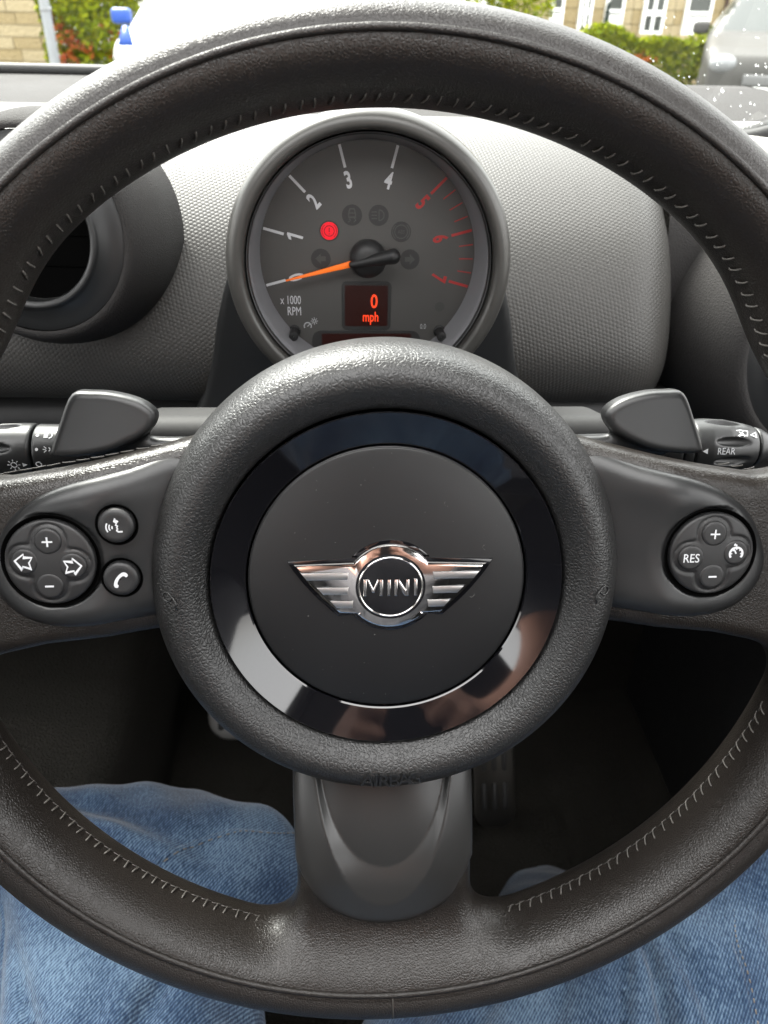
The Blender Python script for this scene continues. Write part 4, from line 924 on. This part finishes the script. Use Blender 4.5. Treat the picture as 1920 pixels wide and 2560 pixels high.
def car(name, m, paint, label, accent):
    o = root(name, m, label, 'car', 'cars parked in front')
    ys = np.array([-.02, .1, .35, 1.05, 1.75, 2.3, 3.3, 4.0, 4.2]); zs_ = np.array([.70, .80, .88, 1.0, 1.43, 1.5, 1.45, 1.05, .9])
    def sd(p):
        x, y, z = p.T; zt = np.interp(y, ys, zs_); w = .90 - .30 * np.clip((z - .92) / .55, 0, 1) ** 1.1 - .10 * np.clip((.5 - y) / .5, 0, 1) ** 2
        d = smax((z - zt) * .8, (np.abs(x) - w) * .9, .12); d = smax(d, .24 - z, .08); d = smax(d, -y, .12); d = smax(d, y - 4.2, .12)
        for wy in (.78, 3.3): d = smax(d, -np.maximum(np.hypot(y - wy, z - .32) - .37, .68 - np.abs(x)), .03)
        return d
    P_, F_ = nets(sd, (-1.0, -.1, .15), (1.0, 4.3, 1.6), .05, 2)
    C = P_[F_].mean(1); nrm = np.cross(P_[F_[:, 1]] - P_[F_[:, 0]], P_[F_[:, 2]] - P_[F_[:, 0]])
    ax = np.abs(C[:, 0]); wz = .90 - .30 * np.clip((C[:, 2] - .92) / .55, 0, 1)
    scr = (C[:, 1] > 1.12) & (C[:, 1] < 1.72) & (ax < wz - .09) & (C[:, 2] > 1.0)
    side = (C[:, 2] > 1.0) & (C[:, 2] < 1.38) & (ax > wz - .06) & (C[:, 1] > 1.45) & (C[:, 1] < 3.7)
    rear = (C[:, 1] > 3.4) & (C[:, 2] > 1.08) & (C[:, 2] < 1.4) & (ax < wz - .08)
    gl = scr | side | rear; low = C[:, 2] < .42
    def sub(mk):
        f = F_[mk]; u, inv = np.unique(f, return_inverse=True); return mesh(P_[u], inv.reshape(f.shape), True, 1)
    link('body', sub(~gl & ~low), paint, o); link('bumper', sub(low & ~gl), accent if accent != 'paint_grey' else 'car_trim', o)
    for mk, nm in ((scr, 'windscreen_glass'), (side, 'side_glass'), (rear, 'rear_glass')): link(nm, sub(mk), 'car_glass', o)
    for sx in (-1, 1):
        for wy in (.78, 3.3):
            w = link('wheel', mesh(*shift(lathe([(200, -100), (300, -105), (320, -80), (320, 80), (300, 105), (200, 100)], 32), rot=Matrix.Rotation(R(90), 4, 'Y'))), 'tyre', o); w.location = (sx * .80, wy, .32)
            link('wheel_rim', mesh(*shift(join(lathe([(200, 96), (205, 70), (.5, 60)], 32), *[shift(box(-18, 18, 20, 200, 70, 92), rot=Matrix.Rotation(R(72 * k), 4, 'Z')) for k in range(5)]), rot=Matrix.Rotation(R(90 * sx), 4, 'Y'))), 'galvanised', w)
        mr = link('mirror', bevel(mesh(*box(-110, 110, -70, 70, -75, 75), False), .045, 4), accent, o); mr.location = (sx * 1.0, 1.38, 1.06)
        link('headlight', mesh(*nets(lambda p: np.sqrt((p[:, 0] / .17) ** 2 + (p[:, 1] / .16) ** 2 + (p[:, 2] / .11) ** 2) * .11 - .11, (-.2, -.2, -.14), (.2, .2, .14), .025, 2), True, 1), 'headlamp', o).location = (sx * .66, .10, .70)
    link('grille', bevel(mesh(*box(-400, 400, -40, 60, 480, 600), False), .02), 'car_trim', o)
    link('number_plate', mesh(*box(-260, 260, -55, -30, 380, 470), False), 'upvc', o)
    return o
cw = car('parked_car', Matrix.Translation((-1.42, 8.7, 0)), 'paint_white', 'white parked car with blue mirrors and blue bonnet flash', 'paint_blue')
link('bonnet_flash', mesh(*prism([(-80, 0), (80, 0), (30, 190), (-30, 190)], 0, 8)), 'paint_blue', cw).matrix_local = Matrix.Translation((-.68, .02, .83)) @ Matrix.Rotation(R(62), 4, 'X')
car('parked_car', Matrix.Translation((5.35, 10.3, 0)) @ Matrix.Rotation(R(-22), 4, 'Z'), 'paint_grey', 'dark grey parked car beside the clipped hedge', 'paint_grey')

# lint and dust on the wheel face
rd = np.random.RandomState(2); parts = []
def speck(x, y, z, r):
    v = np.array([(1, 0, 0), (-1, 0, 0), (0, 1, 0), (0, -1, 0), (0, 0, 1), (0, 0, -1)], float) * r * rd.uniform(.6, 1.4, 3); return v + [x, y, z], [(0, 2, 4), (2, 1, 4), (1, 3, 4), (3, 0, 4), (2, 0, 5), (1, 2, 5), (3, 1, 5), (0, 3, 5)]
for k in range(46):
    r, a = 50 * math.sqrt(rd.rand()), rd.uniform(0, 6.28); parts.append(speck(r * math.cos(a), r * math.sin(a), np.interp(r, [0, 10, 25, 40, 50, 52], [-3.85, -3.9, -4.2, -4.9, -6.0, -6.6]) + .08, rd.uniform(.08, .2)))
for k in range(30):
    a = rd.uniform(0, 6.28); i = rd.randint(30, 50); parts.append(speck(hub_prof[i][0] * math.cos(a), hub_prof[i][0] * math.sin(a), hub_prof[i][1] + .08, rd.uniform(.08, .2)))
for k in range(3):                       # short curled fibres
    r, a = 48 * math.sqrt(rd.rand()), rd.uniform(0, 6.28); c_ = np.array([r * math.cos(a), r * math.sin(a), -3.7 - 2 * (r / 50) ** 2]); t0 = rd.uniform(0, 6.28)
    parts.append(tube([c_ + [1.2 * math.cos(t0 + u * 1.6) * u, 1.2 * math.sin(t0 + u * 1.6) * u, .12] for u in np.linspace(.2, 1.5, 8)], .05, 4))
simple('lint', (.18, .175, .165), .9)
link('dust', mesh(*join(*parts)), 'lint', wheel, kind='stuff')
